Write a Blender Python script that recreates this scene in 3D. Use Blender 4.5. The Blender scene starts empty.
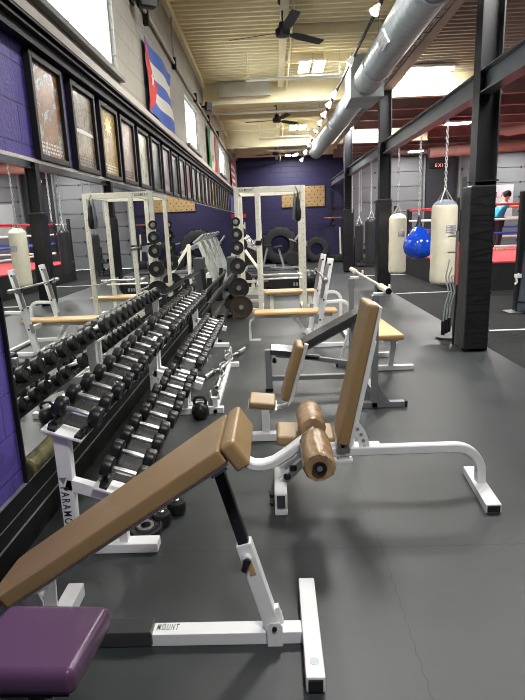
import bpy, bmesh, math, random
from mathutils import Vector, Matrix
random.seed(7)
SC = bpy.context.scene
COL = SC.collection
# ------------------------------------------------------------------ camera
cam_d = bpy.data.cameras.new('camera'); cam = bpy.data.objects.new('camera', cam_d); COL.objects.link(cam)
Rm = Matrix(((0.99914736, 0.03280009, 0.02507397), (0.0169649, 0.22750825, -0.97362836), (-0.03763963, 0.97322359, 0.22675782)))
cam.matrix_world = Matrix.Translation((0, 0, 1.55)) @ Rm.to_4x4()
cam_d.sensor_fit = 'VERTICAL'; cam_d.sensor_height = 36; cam_d.lens = 545.2 / 700 * 36
cam_d.clip_start = 0.05; cam_d.clip_end = 200
SC.camera = cam
# ------------------------------------------------------------------ world, exposure
W = bpy.data.worlds.new('world'); SC.world = W; W.use_nodes = True
W.node_tree.nodes['Background'].inputs[0].default_value = (0.86, 0.94, 1.0, 1)
W.node_tree.nodes['Background'].inputs[1].default_value = 4.5
SC.view_settings.view_transform = 'Standard'; SC.view_settings.look = 'None'
SC.cycles.filter_width = 1.0
SC.view_settings.exposure = 1.5; SC.view_settings.gamma = 1.0
LAMP = 36.0      # watts of each twin ceiling panel
TUBE = 60.0      # watts of each strip fixture
SPOT = 7.0       # watts of each track head
# ------------------------------------------------------------------ helpers
def V(*a): return Vector(a)
class MB:
    def __init__(s): s.bm = bmesh.new()
    def _bev(s, vs, bev, seg=2):
        if bev > 0:
            es = {e for v in vs for e in v.link_edges}
            bmesh.ops.bevel(s.bm, geom=list(es), offset=bev, segments=seg, affect='EDGES', profile=0.5, clamp_overlap=True)
    def hexa(s, p, bev=0, seg=2):
        vs = [s.bm.verts.new(q) for q in p]
        for f in ((0,3,2,1),(4,5,6,7),(0,1,5,4),(1,2,6,5),(2,3,7,6),(3,0,4,7)): s.bm.faces.new([vs[i] for i in f])
        s._bev(vs, bev, seg); return s
    def box(s, x0, x1, y0, y1, z0, z1, bev=0, seg=2):
        return s.hexa([(x0,y0,z0),(x1,y0,z0),(x1,y1,z0),(x0,y1,z0),(x0,y0,z1),(x1,y0,z1),(x1,y1,z1),(x0,y1,z1)], bev, seg)
    def obox(s, c, u, v, w, a, b, d, bev=0, seg=2):      # centre, three axes, full sizes
        c = Vector(c); u = Vector(u).normalized()*a/2; v = Vector(v).normalized()*b/2; w = Vector(w).normalized()*d/2
        return s.hexa([c-u-v-w, c+u-v-w, c+u+v-w, c-u+v-w, c-u-v+w, c+u-v+w, c+u+v+w, c-u+v+w], bev, seg)
    def bar(s, p, q, w, h, side=(0,1,0), bev=0.0):        # w along side, h across
        p = Vector(p); q = Vector(q); d = (q-p); sd = Vector(side); sd = (sd - d.normalized()*sd.dot(d.normalized())).normalized()
        n = d.normalized().cross(sd)
        return s.obox((p+q)/2, d, sd, n, d.length, w, h, bev)
    def sweep(s, pts, prof, closed=False, ref=None):      # prof: list of (a,b) section points
        pts = [Vector(p) for p in pts]; n = len(pts); rings = []
        ref = Vector(ref) if ref else None
        prev = None
        for i, p in enumerate(pts):
            if closed: t = (pts[(i+1) % n]-pts[i-1]).normalized()
            elif i == 0: t = (pts[1]-p).normalized()
            elif i == n-1: t = (p-pts[-2]).normalized()
            else: t = ((pts[i+1]-p).normalized()+(p-pts[i-1]).normalized()).normalized()
            if ref is not None: a = ref - t*ref.dot(t)
            elif prev is not None: a = prev - t*prev.dot(t)
            else:
                g = Vector((0,0,1)) if abs(t.z) < .9 else Vector((1,0,0)); a = g - t*g.dot(t)
            a.normalize(); prev = a; b = t.cross(a)
            rings.append([s.bm.verts.new(p + a*x + b*y) for x, y in prof])
        m = len(prof)
        for i in range(n if closed else n-1):
            A, B = rings[i], rings[(i+1) % n]
            for j in range(m): s.bm.faces.new((A[j], A[(j+1) % m], B[(j+1) % m], B[j]))
        if not closed:
            s.bm.faces.new(rings[0][::-1]); s.bm.faces.new(rings[-1])
        return s
    def tube(s, pts, r, n=12, closed=False):
        return s.sweep(pts, [(r*math.cos(6.28318*i/n), r*math.sin(6.28318*i/n)) for i in range(n)], closed)
    def rtube(s, pts, w, h, ref, bev=0.006):              # rectangular tube, w along ref
        a, b = w/2, h/2; c = min(bev, a*.6, b*.6)
        return s.sweep(pts, [(a-c,-b),(a,-b+c),(a,b-c),(a-c,b),(-a+c,b),(-a,b-c),(-a,-b+c),(-a+c,-b)], False, ref)
    def lathe(s, prof, o, ax, n=24, caps=True):            # prof: (radius, distance along axis)
        o = Vector(o); ax = Vector(ax).normalized(); g = Vector((0,0,1)) if abs(ax.z) < .9 else Vector((1,0,0))
        u = (g - ax*g.dot(ax)).normalized(); v = ax.cross(u); rings = []
        for r, t in prof:
            rings.append([s.bm.verts.new(o + ax*t + (u*math.cos(2*math.pi*i/n)+v*math.sin(2*math.pi*i/n))*max(r, 1e-4)) for i in range(n)])
        for A, B in zip(rings, rings[1:]):
            for j in range(n): s.bm.faces.new((A[j], A[(j+1) % n], B[(j+1) % n], B[j]))
        if caps: s.bm.faces.new(rings[0][::-1]); s.bm.faces.new(rings[-1])
        return s
    def ring(s, o, ax, r0, r1, t, n=28): return s.lathe([(r0,-t/2),(r1,-t/2),(r1,t/2),(r0,t/2),(r0,-t/2)], o, ax, n, False)
    def prism(s, poly, vec, bev=0):
        vec = Vector(vec); A = [s.bm.verts.new(p) for p in poly]; B = [s.bm.verts.new(Vector(p)+vec) for p in poly]; n = len(A)
        s.bm.faces.new(A[::-1]); s.bm.faces.new(B)
        for i in range(n): s.bm.faces.new((A[i], A[(i+1) % n], B[(i+1) % n], B[i]))
        s._bev(A+B, bev); return s
def world_of(o):
    v = Vector((0,0,0))
    while o is not None: v += o.location; o = o.parent
    return v
def obj(name, mb, mat, parent=None, smooth=True, angle=35):
    me = bpy.data.meshes.new(name); bmesh.ops.recalc_face_normals(mb.bm, faces=mb.bm.faces[:]); mb.bm.to_mesh(me); mb.bm.free()
    o = bpy.data.objects.new(name, me); COL.objects.link(o); me.materials.append(mat)
    if parent is not None:
        me.transform(Matrix.Translation(-world_of(parent))); o.parent = parent
    if smooth:
        me.polygons.foreach_set('use_smooth', [True]*len(me.polygons)); me.set_sharp_from_angle(angle=math.radians(max(angle, 40)))
        wn = o.modifiers.new('weighted_normals', 'WEIGHTED_NORMAL'); wn.keep_sharp = True; wn.weight = 90
    return o
def thing(name, label, cat, loc=(0,0,0), group=None):
    o = bpy.data.objects.new(name, None); COL.objects.link(o); o.location = loc; o.empty_display_size = .1
    return tag(o, label, cat, group)
def tag(o, label, cat, group=None, kind=None):
    o['label'] = label; o['category'] = cat
    if group: o['group'] = group
    if kind: o['kind'] = kind
    return o
def struct(name, mb, mat, smooth=False, parent=None):
    o = obj(name, mb, mat, parent, smooth)
    if parent is None: o['kind'] = 'structure'
    return o
def dup(root, delta, label=None, group=None):
    r = root.copy(); COL.objects.link(r); r.location = root.location + Vector(delta)
    if label: r['label'] = label
    if group: r['group'] = group
    for ch in list(root.children):
        c = ch.copy(); COL.objects.link(c); c.parent = r
        for g in list(ch.children):
            d = g.copy(); COL.objects.link(d); d.parent = c
    return r
def lettering(text, size, origin, xdir, ydir, mat, parent, width=None, shear=0.0, name='lettering'):
    cu = bpy.data.curves.new(name, 'FONT'); cu.body = text; cu.size = size; cu.extrude = 0.0008; cu.shear = shear; cu.space_character = 1.38; cu.offset = size*.004
    t = bpy.data.objects.new(name, cu); COL.objects.link(t); dg = bpy.context.evaluated_depsgraph_get(); dg.update()
    me = bpy.data.meshes.new_from_object(t.evaluated_get(dg)); bpy.data.objects.remove(t)
    xs = [v.co.x for v in me.vertices]; wd = max(xs)-min(xs)
    sx = (width/wd) if width else 1.0
    X = Vector(xdir).normalized(); Y = Vector(ydir).normalized(); Z = X.cross(Y); O = Vector(origin)-world_of(parent)
    for v in me.vertices: v.co = O + X*(v.co.x-min(xs))*sx + Y*v.co.y + Z*v.co.z
    me.materials.clear(); me.materials.append(mat)
    o = bpy.data.objects.new(name, me); COL.objects.link(o); o.parent = parent; return o
# ------------------------------------------------------------------ materials
def mat(name, col, rough=.5, metal=0.0, noise=0.0, nscale=8.0, bump=0.0, bscale=60.0, col2=None, coat=0.0, spec=0.5):
    m = bpy.data.materials.new(name); m.use_nodes = True; nt = m.node_tree; b = nt.nodes['Principled BSDF']
    b.inputs['Base Color'].default_value = (*col, 1); b.inputs['Roughness'].default_value = rough; b.inputs['Metallic'].default_value = metal
    b.inputs['Specular IOR Level'].default_value = spec; b.inputs['Coat Weight'].default_value = coat
    tc = nt.nodes.new('ShaderNodeTexCoord')
    if noise > 0 or col2:
        n = nt.nodes.new('ShaderNodeTexNoise'); n.inputs['Scale'].default_value = nscale; n.inputs['Detail'].default_value = 6
        nt.links.new(tc.outputs['Object'], n.inputs['Vector'])
        r = nt.nodes.new('ShaderNodeValToRGB'); r.color_ramp.elements[0].position = .3; r.color_ramp.elements[1].position = .7
        c2 = col2 if col2 else tuple(c*(1-noise) for c in col)
        r.color_ramp.elements[0].color = (*c2, 1); r.color_ramp.elements[1].color = (*col, 1)
        nt.links.new(n.outputs['Fac'], r.inputs['Fac']); nt.links.new(r.outputs['Color'], b.inputs['Base Color'])
    if bump > 0:
        n2 = nt.nodes.new('ShaderNodeTexNoise'); n2.inputs['Scale'].default_value = bscale; n2.inputs['Detail'].default_value = 4
        nt.links.new(tc.outputs['Object'], n2.inputs['Vector'])
        bp = nt.nodes.new('ShaderNodeBump'); bp.inputs['Strength'].default_value = bump; bp.inputs['Distance'].default_value = .01
        nt.links.new(n2.outputs['Fac'], bp.inputs['Height']); nt.links.new(bp.outputs['Normal'], b.inputs['Normal'])
    return m
def emit(name, col, strength):
    m = bpy.data.materials.new(name); m.use_nodes = True; b = m.node_tree.nodes['Principled BSDF']
    b.inputs['Base Color'].default_value = (.8,.8,.8,1); b.inputs['Emission Color'].default_value = (*col, 1); b.inputs['Emission Strength'].default_value = strength
    return m
def block_mat(name, col, mortar, axis, rough=.6, bw=.4, bh=.2, bumpd=.6):
    m = bpy.data.materials.new(name); m.use_nodes = True; nt = m.node_tree; b = nt.nodes['Principled BSDF']; b.inputs['Roughness'].default_value = rough
    tc = nt.nodes.new('ShaderNodeTexCoord'); sp = nt.nodes.new('ShaderNodeSeparateXYZ'); cb = nt.nodes.new('ShaderNodeCombineXYZ')
    nt.links.new(tc.outputs['Object'], sp.inputs[0]); nt.links.new(sp.outputs['Y' if axis == 'x' else 'X'], cb.inputs[0]); nt.links.new(sp.outputs['Z'], cb.inputs[1])
    br = nt.nodes.new('ShaderNodeTexBrick'); br.inputs['Scale'].default_value = 1; br.inputs['Brick Width'].default_value = bw; br.inputs['Row Height'].default_value = bh
    br.inputs['Mortar Size'].default_value = .006; br.inputs['Mortar Smooth'].default_value = .3
    br.inputs['Color1'].default_value = (*col, 1); br.inputs['Color2'].default_value = (*[c*.93 for c in col], 1); br.inputs['Mortar'].default_value = (*mortar, 1)
    nt.links.new(cb.outputs[0], br.inputs['Vector']); nt.links.new(br.outputs['Color'], b.inputs['Base Color'])
    n = nt.nodes.new('ShaderNodeTexNoise'); n.inputs['Scale'].default_value = 45; n.inputs['Detail'].default_value = 5; nt.links.new(tc.outputs['Object'], n.inputs['Vector'])
    mx = nt.nodes.new('ShaderNodeMath'); mx.operation = 'MULTIPLY_ADD'; mx.inputs[1].default_value = -1.0
    nt.links.new(br.outputs['Fac'], mx.inputs[0]); nt.links.new(n.outputs['Fac'], mx.inputs[2])
    bp = nt.nodes.new('ShaderNodeBump'); bp.inputs['Strength'].default_value = bumpd; bp.inputs['Distance'].default_value = .006
    nt.links.new(mx.outputs[0], bp.inputs['Height']); nt.links.new(bp.outputs['Normal'], b.inputs['Normal'])
    return m
M = {}
M['white'] = mat('white_enamel', (.86,.86,.86), .35, 0, .04, 12)
M['cream'] = mat('cream_enamel', (.90,.88,.77), .4, 0, .06, 9)
M['tan'] = mat('tan_vinyl', (.36,.235,.105), .38, 0, .12, 5, .08, 180)
M['tan_side'] = M['tan']
M['tape'] = mat('tan_packing_tape', (.40,.25,.125), .25, 0, .35, 22, .5, 25)
M['gold'] = mat('golden_vinyl', (.60,.38,.17), .45, 0, .08, 5)
M['purple_vinyl'] = mat('purple_vinyl', (.105,.048,.105), .28, 0, .10, 5, .10, 200)
M['silver'] = mat('grey_enamel', (.30,.31,.32), .35, .3)
M['black_vinyl'] = mat('black_vinyl', (.05,.051,.053), .22)
M['rubber'] = mat('black_rubber', (.014,.014,.015), .36, 0, .2, 12, 0, 1, None, 0, .4)
M['blackm'] = mat('black_metal', (.016,.016,.018), .45, 0, 0, 1, 0, 1, None, 0, .35)
M['holes'] = mat('dark_hole', (.01,.01,.01), .8)
M['iron'] = mat('cast_iron_plate', (.022,.022,.023), .45, .2, .2, 30)
M['rust'] = mat('brown_iron_plate', (.045,.028,.02), .55, .1, .4, 18)
M['chainm'] = mat('zinc_chain', (.62,.62,.62), .4, .4)
M['chrome'] = mat('knurled_chrome', (.72,.72,.72), .28, 1.0)
M['steel'] = mat('bare_steel', (.45,.44,.43), .35, .9)
M['duct'] = mat('galvanised_duct', (.40,.44,.445), .42, .35, .18, 5)
M['ductbox'] = mat('galvanised_box', (.36,.39,.39), .5, .5, .2, 2)
M['beige'] = mat('beige_steel', (.80,.70,.46), .6, 0, .10, 3)
M['deck'] = mat('beige_deck', (.90,.79,.50), .6, 0, .15, 2)
M['deck_grey'] = mat('grey_beige_deck', (.46,.42,.34), .65, 0, .2, 2)
M['red_steel'] = mat('red_oxide_steel', (.40,.29,.26), .65, 0, .3, 3)
M['red_deck'] = mat('red_oxide_deck', (.34,.255,.23), .7, 0, .3, 3)
M['pinkpipe'] = mat('pink_primed_pipe', (.52,.30,.25), .55, 0, .15, 3)
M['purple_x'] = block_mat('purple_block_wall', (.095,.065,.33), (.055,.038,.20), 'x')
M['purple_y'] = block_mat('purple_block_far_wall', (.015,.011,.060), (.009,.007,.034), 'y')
M['beige_x'] = block_mat('beige_block_wall', (.285,.262,.22), (.20,.185,.15), 'x')
M['grey_y'] = block_mat('grey_block_wall', (.23,.24,.25), (.17,.17,.18), 'y')
M['door_panel'] = mat('grey_door_panel', (.25,.26,.275), .5, 0, .05, 2)
M['darkgrey'] = mat('dark_grey_paint', (.045,.048,.055), .6)
M['ledge'] = mat('black_channel', (.008,.008,.009), .55, 0, 0, 1, 0, 1, None, 0, .25)
M['ledge_top'] = mat('taupe_channel', (.36,.32,.27), .5)
M['trim'] = mat('mirror_trim', (.45,.43,.42), .35, .6)
M['framec'] = mat('poster_frame', (.018,.016,.018), .5, 0, 0, 1, 0, 1, None, 0, .25)
M['pegboard'] = mat('pegboard', (.34,.22,.09), .6, 0, .12, 4)
M['speaker'] = mat('speaker_plastic', (.018,.018,.018), .5)
M['canvasbag'] = mat('cream_canvas', (.74,.68,.52), .7, 0, .12, 6, .2, 40)
M['blackbag'] = mat('black_leather', (.03,.032,.035), .35, 0, .2, 6, .3, 18)
M['greybag'] = mat('grey_leather', (.17,.19,.21), .4, 0, .45, 5, .3, 18)
M['bluebag'] = mat('blue_vinyl', (.008,.07,.58), .12, 0, 0, 1, 0, 1, None, .4)
M['padwrap'] = mat('black_wrap', (.014,.014,.015), .3, 0, 0, 1, .9, 9)
M['turf'] = mat('black_turf', (.040,.042,.042), .95, 0, .6, 70, .8, 90, (.004,.004,.004), 0, .2)
M['line'] = mat('white_line', (.75,.75,.75), .7)
M['redcanvas'] = mat('red_canvas', (.62,.045,.055), .6)
M['rope_red'] = mat('rope_red', (.62,.02,.03), .45)
M['rope_white'] = mat('rope_white', (.75,.75,.76), .5)
M['rope_blue'] = mat('rope_blue', (.03,.07,.45), .45)
M['apron'] = mat('black_apron', (.012,.012,.013), .7)
M['skin'] = mat('skin', (.55,.27,.17), .55)
M['tire'] = mat('tyre_rubber', (.012,.012,.013), .6, 0, .3, 10, .4, 20)
M['wood'] = mat('platform_wood', (.42,.16,.05), .45, 0, .2, 5)
M['log'] = mat('straw_foam', (.50,.43,.22), .8, 0, .4, 20, .5, 40)
M['teal'] = mat('teal_plastic', (.35,.55,.52), .5)
M['ink'] = mat('dark_ink', (.03,.03,.035), .6)
M['redink'] = mat('red_ink', (.6,.02,.03), .6)
M['glow_panel'] = emit('lit_panel', (1,.99,.96), 9)
M['glow_tube'] = emit('lit_tube', (1,.98,.95), 14)
M['glow_spot'] = emit('lit_bulb', (1,.93,.78), 22)
M['exit_glow'] = emit('exit_letters', (1,.08,.05), .5)
M['shade_glow'] = emit('glowing_lamp_shade', (1,.93,.78), .12)  # faint emission on the shade stands in for bulb light shining through
M['mirror'] = mat('mirror_glass', (.80,.83,.82), 0.0, 1.0)
M['sill'] = mat('grey_sill', (.12,.115,.11), .5)
M['blue_shirt'] = mat('blue_shirt', (.02,.32,.55), .8)
M['black_cloth'] = mat('black_cloth', (.015,.015,.018), .9)
M['crash'] = mat('blue_grey_vinyl', (.08,.10,.13), .4, 0, .2, 3)
M['banner'] = mat('white_banner', (.62,.63,.65), .6)
M['redsign'] = mat('red_box', (.5,.03,.03), .5)
M['paper'] = mat('white_paper', (.75,.75,.73), .7)
M['clearg'] = bpy.data.materials.new('window_glass'); M['clearg'].use_nodes = True
_nt = M['clearg'].node_tree; _b = _nt.nodes['Principled BSDF']; _b.inputs['Base Color'].default_value = (.95,.98,1,1); _b.inputs['Roughness'].default_value = .25
_b.inputs['Transmission Weight'].default_value = 1; _b.inputs['IOR'].default_value = 1.02
# floor: dark rubber mats with jigsaw seams and scuffs
def floor_mat():
    m = bpy.data.materials.new('rubber_mat_floor'); m.use_nodes = True; nt = m.node_tree; b = nt.nodes['Principled BSDF']; L = nt.links
    tc = nt.nodes.new('ShaderNodeTexCoord'); sp = nt.nodes.new('ShaderNodeSeparateXYZ'); L.new(tc.outputs['Object'], sp.inputs[0])
    def math_(op, a, bb=None, c=None):
        n = nt.nodes.new('ShaderNodeMath'); n.operation = op
        for i, x in enumerate((a, bb, c)):
            if x is None: continue
            if isinstance(x, (int, float)): n.inputs[i].default_value = x
            else: L.new(x, n.inputs[i])
        return n.outputs[0]
    def seam(u, v, off, per):       # wavy jigsaw line at u = off + k*per
        w = math_('MULTIPLY', math_('SINE', math_('MULTIPLY', v, 75.0)), .0045)
        uu = math_('ADD', math_('SUBTRACT', u, off - per*50), w)
        d = math_('ABSOLUTE', math_('SUBTRACT', math_('MODULO', math_('ADD', uu, per/2), per), per/2))
        return math_('LESS_THAN', d, .0024)
    s1 = seam(sp.outputs['X'], sp.outputs['Y'], .478, 2.045); s2 = seam(sp.outputs['Y'], sp.outputs['X'], 2.365, 2.5)
    sm = math_('MAXIMUM', s1, s2)
    n1 = nt.nodes.new('ShaderNodeTexNoise'); n1.inputs['Scale'].default_value = 1.3; n1.inputs['Detail'].default_value = 9; n1.inputs['Roughness'].default_value = .65
    L.new(tc.outputs['Object'], n1.inputs['Vector'])
    r1 = nt.nodes.new('ShaderNodeValToRGB'); r1.color_ramp.elements[0].position = .32; r1.color_ramp.elements[1].position = .72
    r1.color_ramp.elements[0].color = (.023,.027,.028,1); r1.color_ramp.elements[1].color = (.044,.050,.051,1); L.new(n1.outputs['Fac'], r1.inputs[0])
    n3 = nt.nodes.new('ShaderNodeTexNoise'); n3.inputs['Scale'].default_value = 260; n3.inputs['Detail'].default_value = 3; L.new(tc.outputs['Object'], n3.inputs['Vector'])
    mx0 = nt.nodes.new('ShaderNodeMix'); mx0.data_type = 'RGBA'; mx0.blend_type = 'OVERLAY'; mx0.inputs[0].default_value = .35
    L.new(r1.outputs[0], mx0.inputs[6]); L.new(n3.outputs['Fac'], mx0.inputs[7])
    # sparse pale scuffs
    n4 = nt.nodes.new('ShaderNodeTexNoise'); n4.inputs['Scale'].default_value = 16; n4.inputs['Detail'].default_value = 8; n4.inputs['Roughness'].default_value = .75; n4.inputs['Distortion'].default_value = 2.5
    L.new(tc.outputs['Object'], n4.inputs['Vector'])
    sc = math_('MULTIPLY', math_('GREATER_THAN', n4.outputs['Fac'], .735), .45)
    mx1 = nt.nodes.new('ShaderNodeMix'); mx1.data_type = 'RGBA'; L.new(sc, mx1.inputs[0]); L.new(mx0.outputs[2], mx1.inputs[6]); mx1.inputs[7].default_value = (.17,.17,.165,1)
    mx2 = nt.nodes.new('ShaderNodeMix'); mx2.data_type = 'RGBA'; L.new(sm, mx2.inputs[0]); L.new(mx1.outputs[2], mx2.inputs[6]); mx2.inputs[7].default_value = (.012,.012,.012,1)
    L.new(mx2.outputs[2], b.inputs['Base Color'])
    rr = nt.nodes.new('ShaderNodeMapRange'); rr.inputs[3].default_value = .34; rr.inputs[4].default_value = .50; L.new(n1.outputs['Fac'], rr.inputs[0]); L.new(rr.outputs[0], b.inputs['Roughness'])
    bp = nt.nodes.new('ShaderNodeBump'); bp.inputs['Strength'].default_value = .25; bp.inputs['Distance'].default_value = .002; L.new(n3.outputs['Fac'], bp.inputs['Height']); L.new(bp.outputs[0], b.inputs['Normal'])
    return m
M['floor'] = floor_mat()
def poster_mat(i, cols, scale, dist):
    m = bpy.data.materials.new('poster_print'); m.use_nodes = True; nt = m.node_tree; b = nt.nodes['Principled BSDF']; L = nt.links
    b.inputs['Roughness'].default_value = .3; b.inputs['Specular IOR Level'].default_value = .25
    tc = nt.nodes.new('ShaderNodeTexCoord'); mp = nt.nodes.new('ShaderNodeMapping'); mp.inputs['Location'].default_value = (i*3.1, i*1.7, i*.9); mp.inputs['Scale'].default_value = (1, 1, .8)
    L.new(tc.outputs['Object'], mp.inputs[0])
    n = nt.nodes.new('ShaderNodeTexNoise'); n.inputs['Scale'].default_value = scale; n.inputs['Detail'].default_value = 7; n.inputs['Roughness'].default_value = .7; n.inputs['Distortion'].default_value = dist
    L.new(mp.outputs[0], n.inputs['Vector'])
    r = nt.nodes.new('ShaderNodeValToRGB'); r.color_ramp.interpolation = 'LINEAR'
    els = r.color_ramp.elements
    while len(els) < len(cols): els.new(.5)
    for k, c in enumerate(cols): els[k].position = .36 + .28*k/(len(cols)-1); els[k].color = (*[q**1.25*.75 for q in c], 1)
    L.new(n.outputs['Fac'], r.inputs[0]); L.new(r.outputs[0], b.inputs['Base Color'])
    return m
# ================================================================== SETTING
XL, XR, YB, YF = -1.293, 11.0, -5.5, 21.8
def ceil_z(y): return 4.60 - .028*y
mb = MB(); mb.box(XL-.2, 2.53, YB, YF, -.06, 0); struct('floor', mb, M['floor'])
mb = MB(); mb.box(2.53, XR, YB, YF, -.06, -.004); struct('floor_turf', mb, M['turf'])
for k, y in enumerate((3.3, 7.39, 11.5, 15.45)):
    mb = MB(); mb.box(2.56, 3.7 if y > 9 else 7.0, y-.03, y+.03, -.004, .001); o = struct('floor_line', mb, M['line'])
# corrugated roof deck, ribs run across the room
def deck(x0, x1, y0, y1, mt, name):
    mb = MB(); bm = mb.bm; y = y0; rows = []
    P = .155
    while y < y1:
        for dy, dz in ((0, 0), (.045, 0), (.062, .065), (.138, .065)):
            yy = y+dy; z = ceil_z(yy)+dz; rows.append((bm.verts.new((x0, yy, z)), bm.verts.new((x1, yy, z))))
        y += P
    for a, b in zip(rows, rows[1:]): bm.faces.new((a[0], a[1], b[1], b[0]))
    z = ceil_z
    mb.hexa([(x0,y0,z(y0)+.07),(x1,y0,z(y0)+.07),(x1,y1,z(y1)+.07),(x0,y1,z(y1)+.07),(x0,y0,z(y0)+.15),(x1,y0,z(y0)+.15),(x1,y1,z(y1)+.15),(x0,y1,z(y1)+.15)])
    return struct(name, mb, mt)
deck(XL-.2, 2.3, YB, YF+.2, M['deck'], 'ceiling')
deck(2.3, XR+.2, YB, 11.7, M['deck_grey'], 'ceiling.001')
deck(2.3, XR+.2, 11.7, YF+.2, M['red_deck'], 'ceiling.002')
# left wall: purple block below the ledge, beige block with three windows above
mb = MB(); mb.box(XL-.2, XL, YB, YF, 0, 2.58); struct('wall_left', mb, M['purple_x'])
WIN = [(3.1, 5.13, 2.84, 3.72), (9.09, 10.6, 2.82, 3.54), (14.7, 16.5, 2.85, 3.54)]
mb = MB(); ys = [YB]+[v for w in WIN for v in (w[0], w[1])]+[YF]
for a, b in zip(ys[::2], ys[1::2]): mb.box(XL-.2, XL, a, b, 2.58, 4.95)
for w in WIN: mb.box(XL-.2, XL, w[0], w[1], 2.58, w[2]); mb.box(XL-.2, XL, w[0], w[1], w[3], 4.95)
struct('wall_left_upper', mb, M['beige_x'])
for k, (a, b, z0, z1) in enumerate(WIN):
    mb = MB(); xm = XL-.06
    for q in ((a, a+.03, z0, z1), (b-.03, b, z0, z1), (a, b, z0, z0+.03), (a, b, z1-.03, z1)): mb.box(xm-.02, xm+.02, *q)
    mb.box(xm-.012, xm+.012, (a+b)/2-.012, (a+b)/2+.012, z0, z1)
    w = struct(f'window_{k+1}', mb, M['paper'])
    g = MB(); g.box(xm-.004, xm+.001, a+.02, b-.02, z0+.02, z1-.02); struct('glass', g, M['clearg'], parent=w)
    s = MB(); s.box(XL-.15, XL+.05, a-.06, b+.05, z0-.045, z0, .006); struct('sill', s, M['sill'], parent=w)
# ledge / channel along the wall
mb = MB(); mb.box(XL, XL+.07, YB, YF, 2.51, 2.645); mb.box(XL, XL+.10, YB, YF, 2.56, 2.572); mb.box(XL, XL+.10, YB, YF, 2.605, 2.617); struct('trim_1', mb, M['ledge'])
mb = MB(); mb.box(XL, XL+.075, YB, YF, 2.645, 2.70); mb.box(XL, XL+.03, YB, YF, 2.70, 2.735); struct('trim_2', mb, M['ledge_top'])
mb = MB(); mb.box(XL, XL+.022, 0.5, 19.3, 1.917, 1.935); struct('trim_3', mb, M['trim'])
mb = MB(); mb.box(XL, XL+.012, YB, 19.3, 0, .315); mb.box(XL, XL+.018, YB, 19.3, 0, .13); struct('baseboard_left', mb, M['ledge'])
mb = MB(); mb.box(XL, XL+.019, YB, 19.3, .315, .32); mb.box(XL, XL+.015, YB, 19.3, .212, .216); mb.box(XL, XL+.021, YB, 19.3, .131, .135); struct('trim_4', mb, M['silver'])
# far, right and back walls
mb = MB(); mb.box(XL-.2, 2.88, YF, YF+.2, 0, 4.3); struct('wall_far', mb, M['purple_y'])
mb = MB(); mb.box(2.88, XR+.2, YF, YF+.2, 0, 4.3); struct('wall_far_side', mb, M['grey_y'])
mb = MB(); mb.box(XR, XR+.2, YB, YF, 0, 5.0); struct('wall_right', mb, M['door_panel'])
mb = MB(); mb.box(XL-.2, XR+.2, YB-.2, YB, 0, 5.0); struct('wall_back', mb, M['beige_x'])
mb = MB(); mb.box(-1.2, 2.86, YF-.03, YF, 0, .12); struct('baseboard_far', mb, M['ledge'])
# sectional garage doors in the far side wall
def garage(n, x0, x1):
    mb = MB(); z = 0.0
    while z < 3.8:
        mb.box(x0, x1, YF-.06, YF-.01, z+.006, min(z+.53, 3.85), .008); z += .54
    d = struct(f'door_{n}', mb, M['door_panel'])
    h = MB(); xs = x0+.05
    while xs < x1:
        for k in range(1, 7): h.box(xs-.022, xs+.022, YF-.085, YF-.055, k*.54-.04, k*.54+.04)
        xs += (x1-x0-.1)/3-.001
    struct('hinges', h, M['darkgrey'], parent=d)
    t = MB()
    for x in (x0-.06, x1+.06): t.box(x-.03, x+.03, YF-.16, YF-.02, 0, 3.9)
    struct('track', t, M['duct'], parent=d)
garage(1, 3.05, 5.75); garage(2, 7.2, 10.6)
mb = MB(); mb.box(5.9, 7.05, YF-.05, YF, 0, 3.9); struct('door_3', mb, M['darkgrey'])
# girders across, joists, long beam
for k, y in enumerate((11.7, 16.95)):
    zt = ceil_z(y); mb = MB(); mb.box(XL, 4.6, y-.01, y+.01, zt-.40, zt); mb.box(XL, 4.6, y-.09, y+.09, zt-.41, zt-.39); mb.box(XL, 4.6, y-.09, y+.09, zt-.02, zt)
    struct('ceiling_girder', mb, M['beige'])
zt = ceil_z(6.2); mb = MB(); mb.box(XL, 9, 6.19, 6.21, zt-.40, zt); mb.box(XL, 9, 6.11, 6.29, zt-.41, zt-.39); 
for y in (0.8, ): pass
mb.bm.free()
for y in (8.9, 10.2, 13.1, 14.5, 15.8, 18.3, 19.7, 20.9):
    zt = ceil_z(y); mb = MB(); mb.box(XL if y > 12 else .3, 2.3, y-.025, y+.025, zt-.13, zt); struct('ceiling_joist', mb, M['beige'])
for y in (12.5, 13.6, 14.7, 15.8, 17.6, 18.8, 20, 21):
    zt = ceil_z(y); mb = MB(); mb.box(2.3, XR, y-.012, y+.012, zt-.22, zt); mb.box(2.3, XR, y-.06, y+.06, zt-.235, zt-.215); struct('ceiling_joist', mb, M['red_steel'])
def ybar(x0, x1, y0, y1, dz0, dz1, mb):
    a, b = ceil_z(y0), ceil_z(y1)
    mb.hexa([(x0,y0,a-dz1),(x1,y0,a-dz1),(x1,y1,b-dz1),(x0,y1,b-dz1),(x0,y0,a-dz0),(x1,y0,a-dz0),(x1,y1,b-dz0),(x0,y1,b-dz0)])
mb = MB(); ybar(.20, .31, YB, YF, 0, .12, mb); struct('ceiling_beam', mb, M['beige'])
mb = MB(); ybar(2.2, 2.36, YB, 11.6, 0, .28, mb); ybar(2.12, 2.44, YB, 11.6, .28, .30, mb); struct('ceiling_beam', mb, M['deck_grey'])
mb = MB(); ybar(XL, XL+.06, YB, YF, 0, .10, mb); struct('trim_5', mb, M['beige'])
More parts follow.
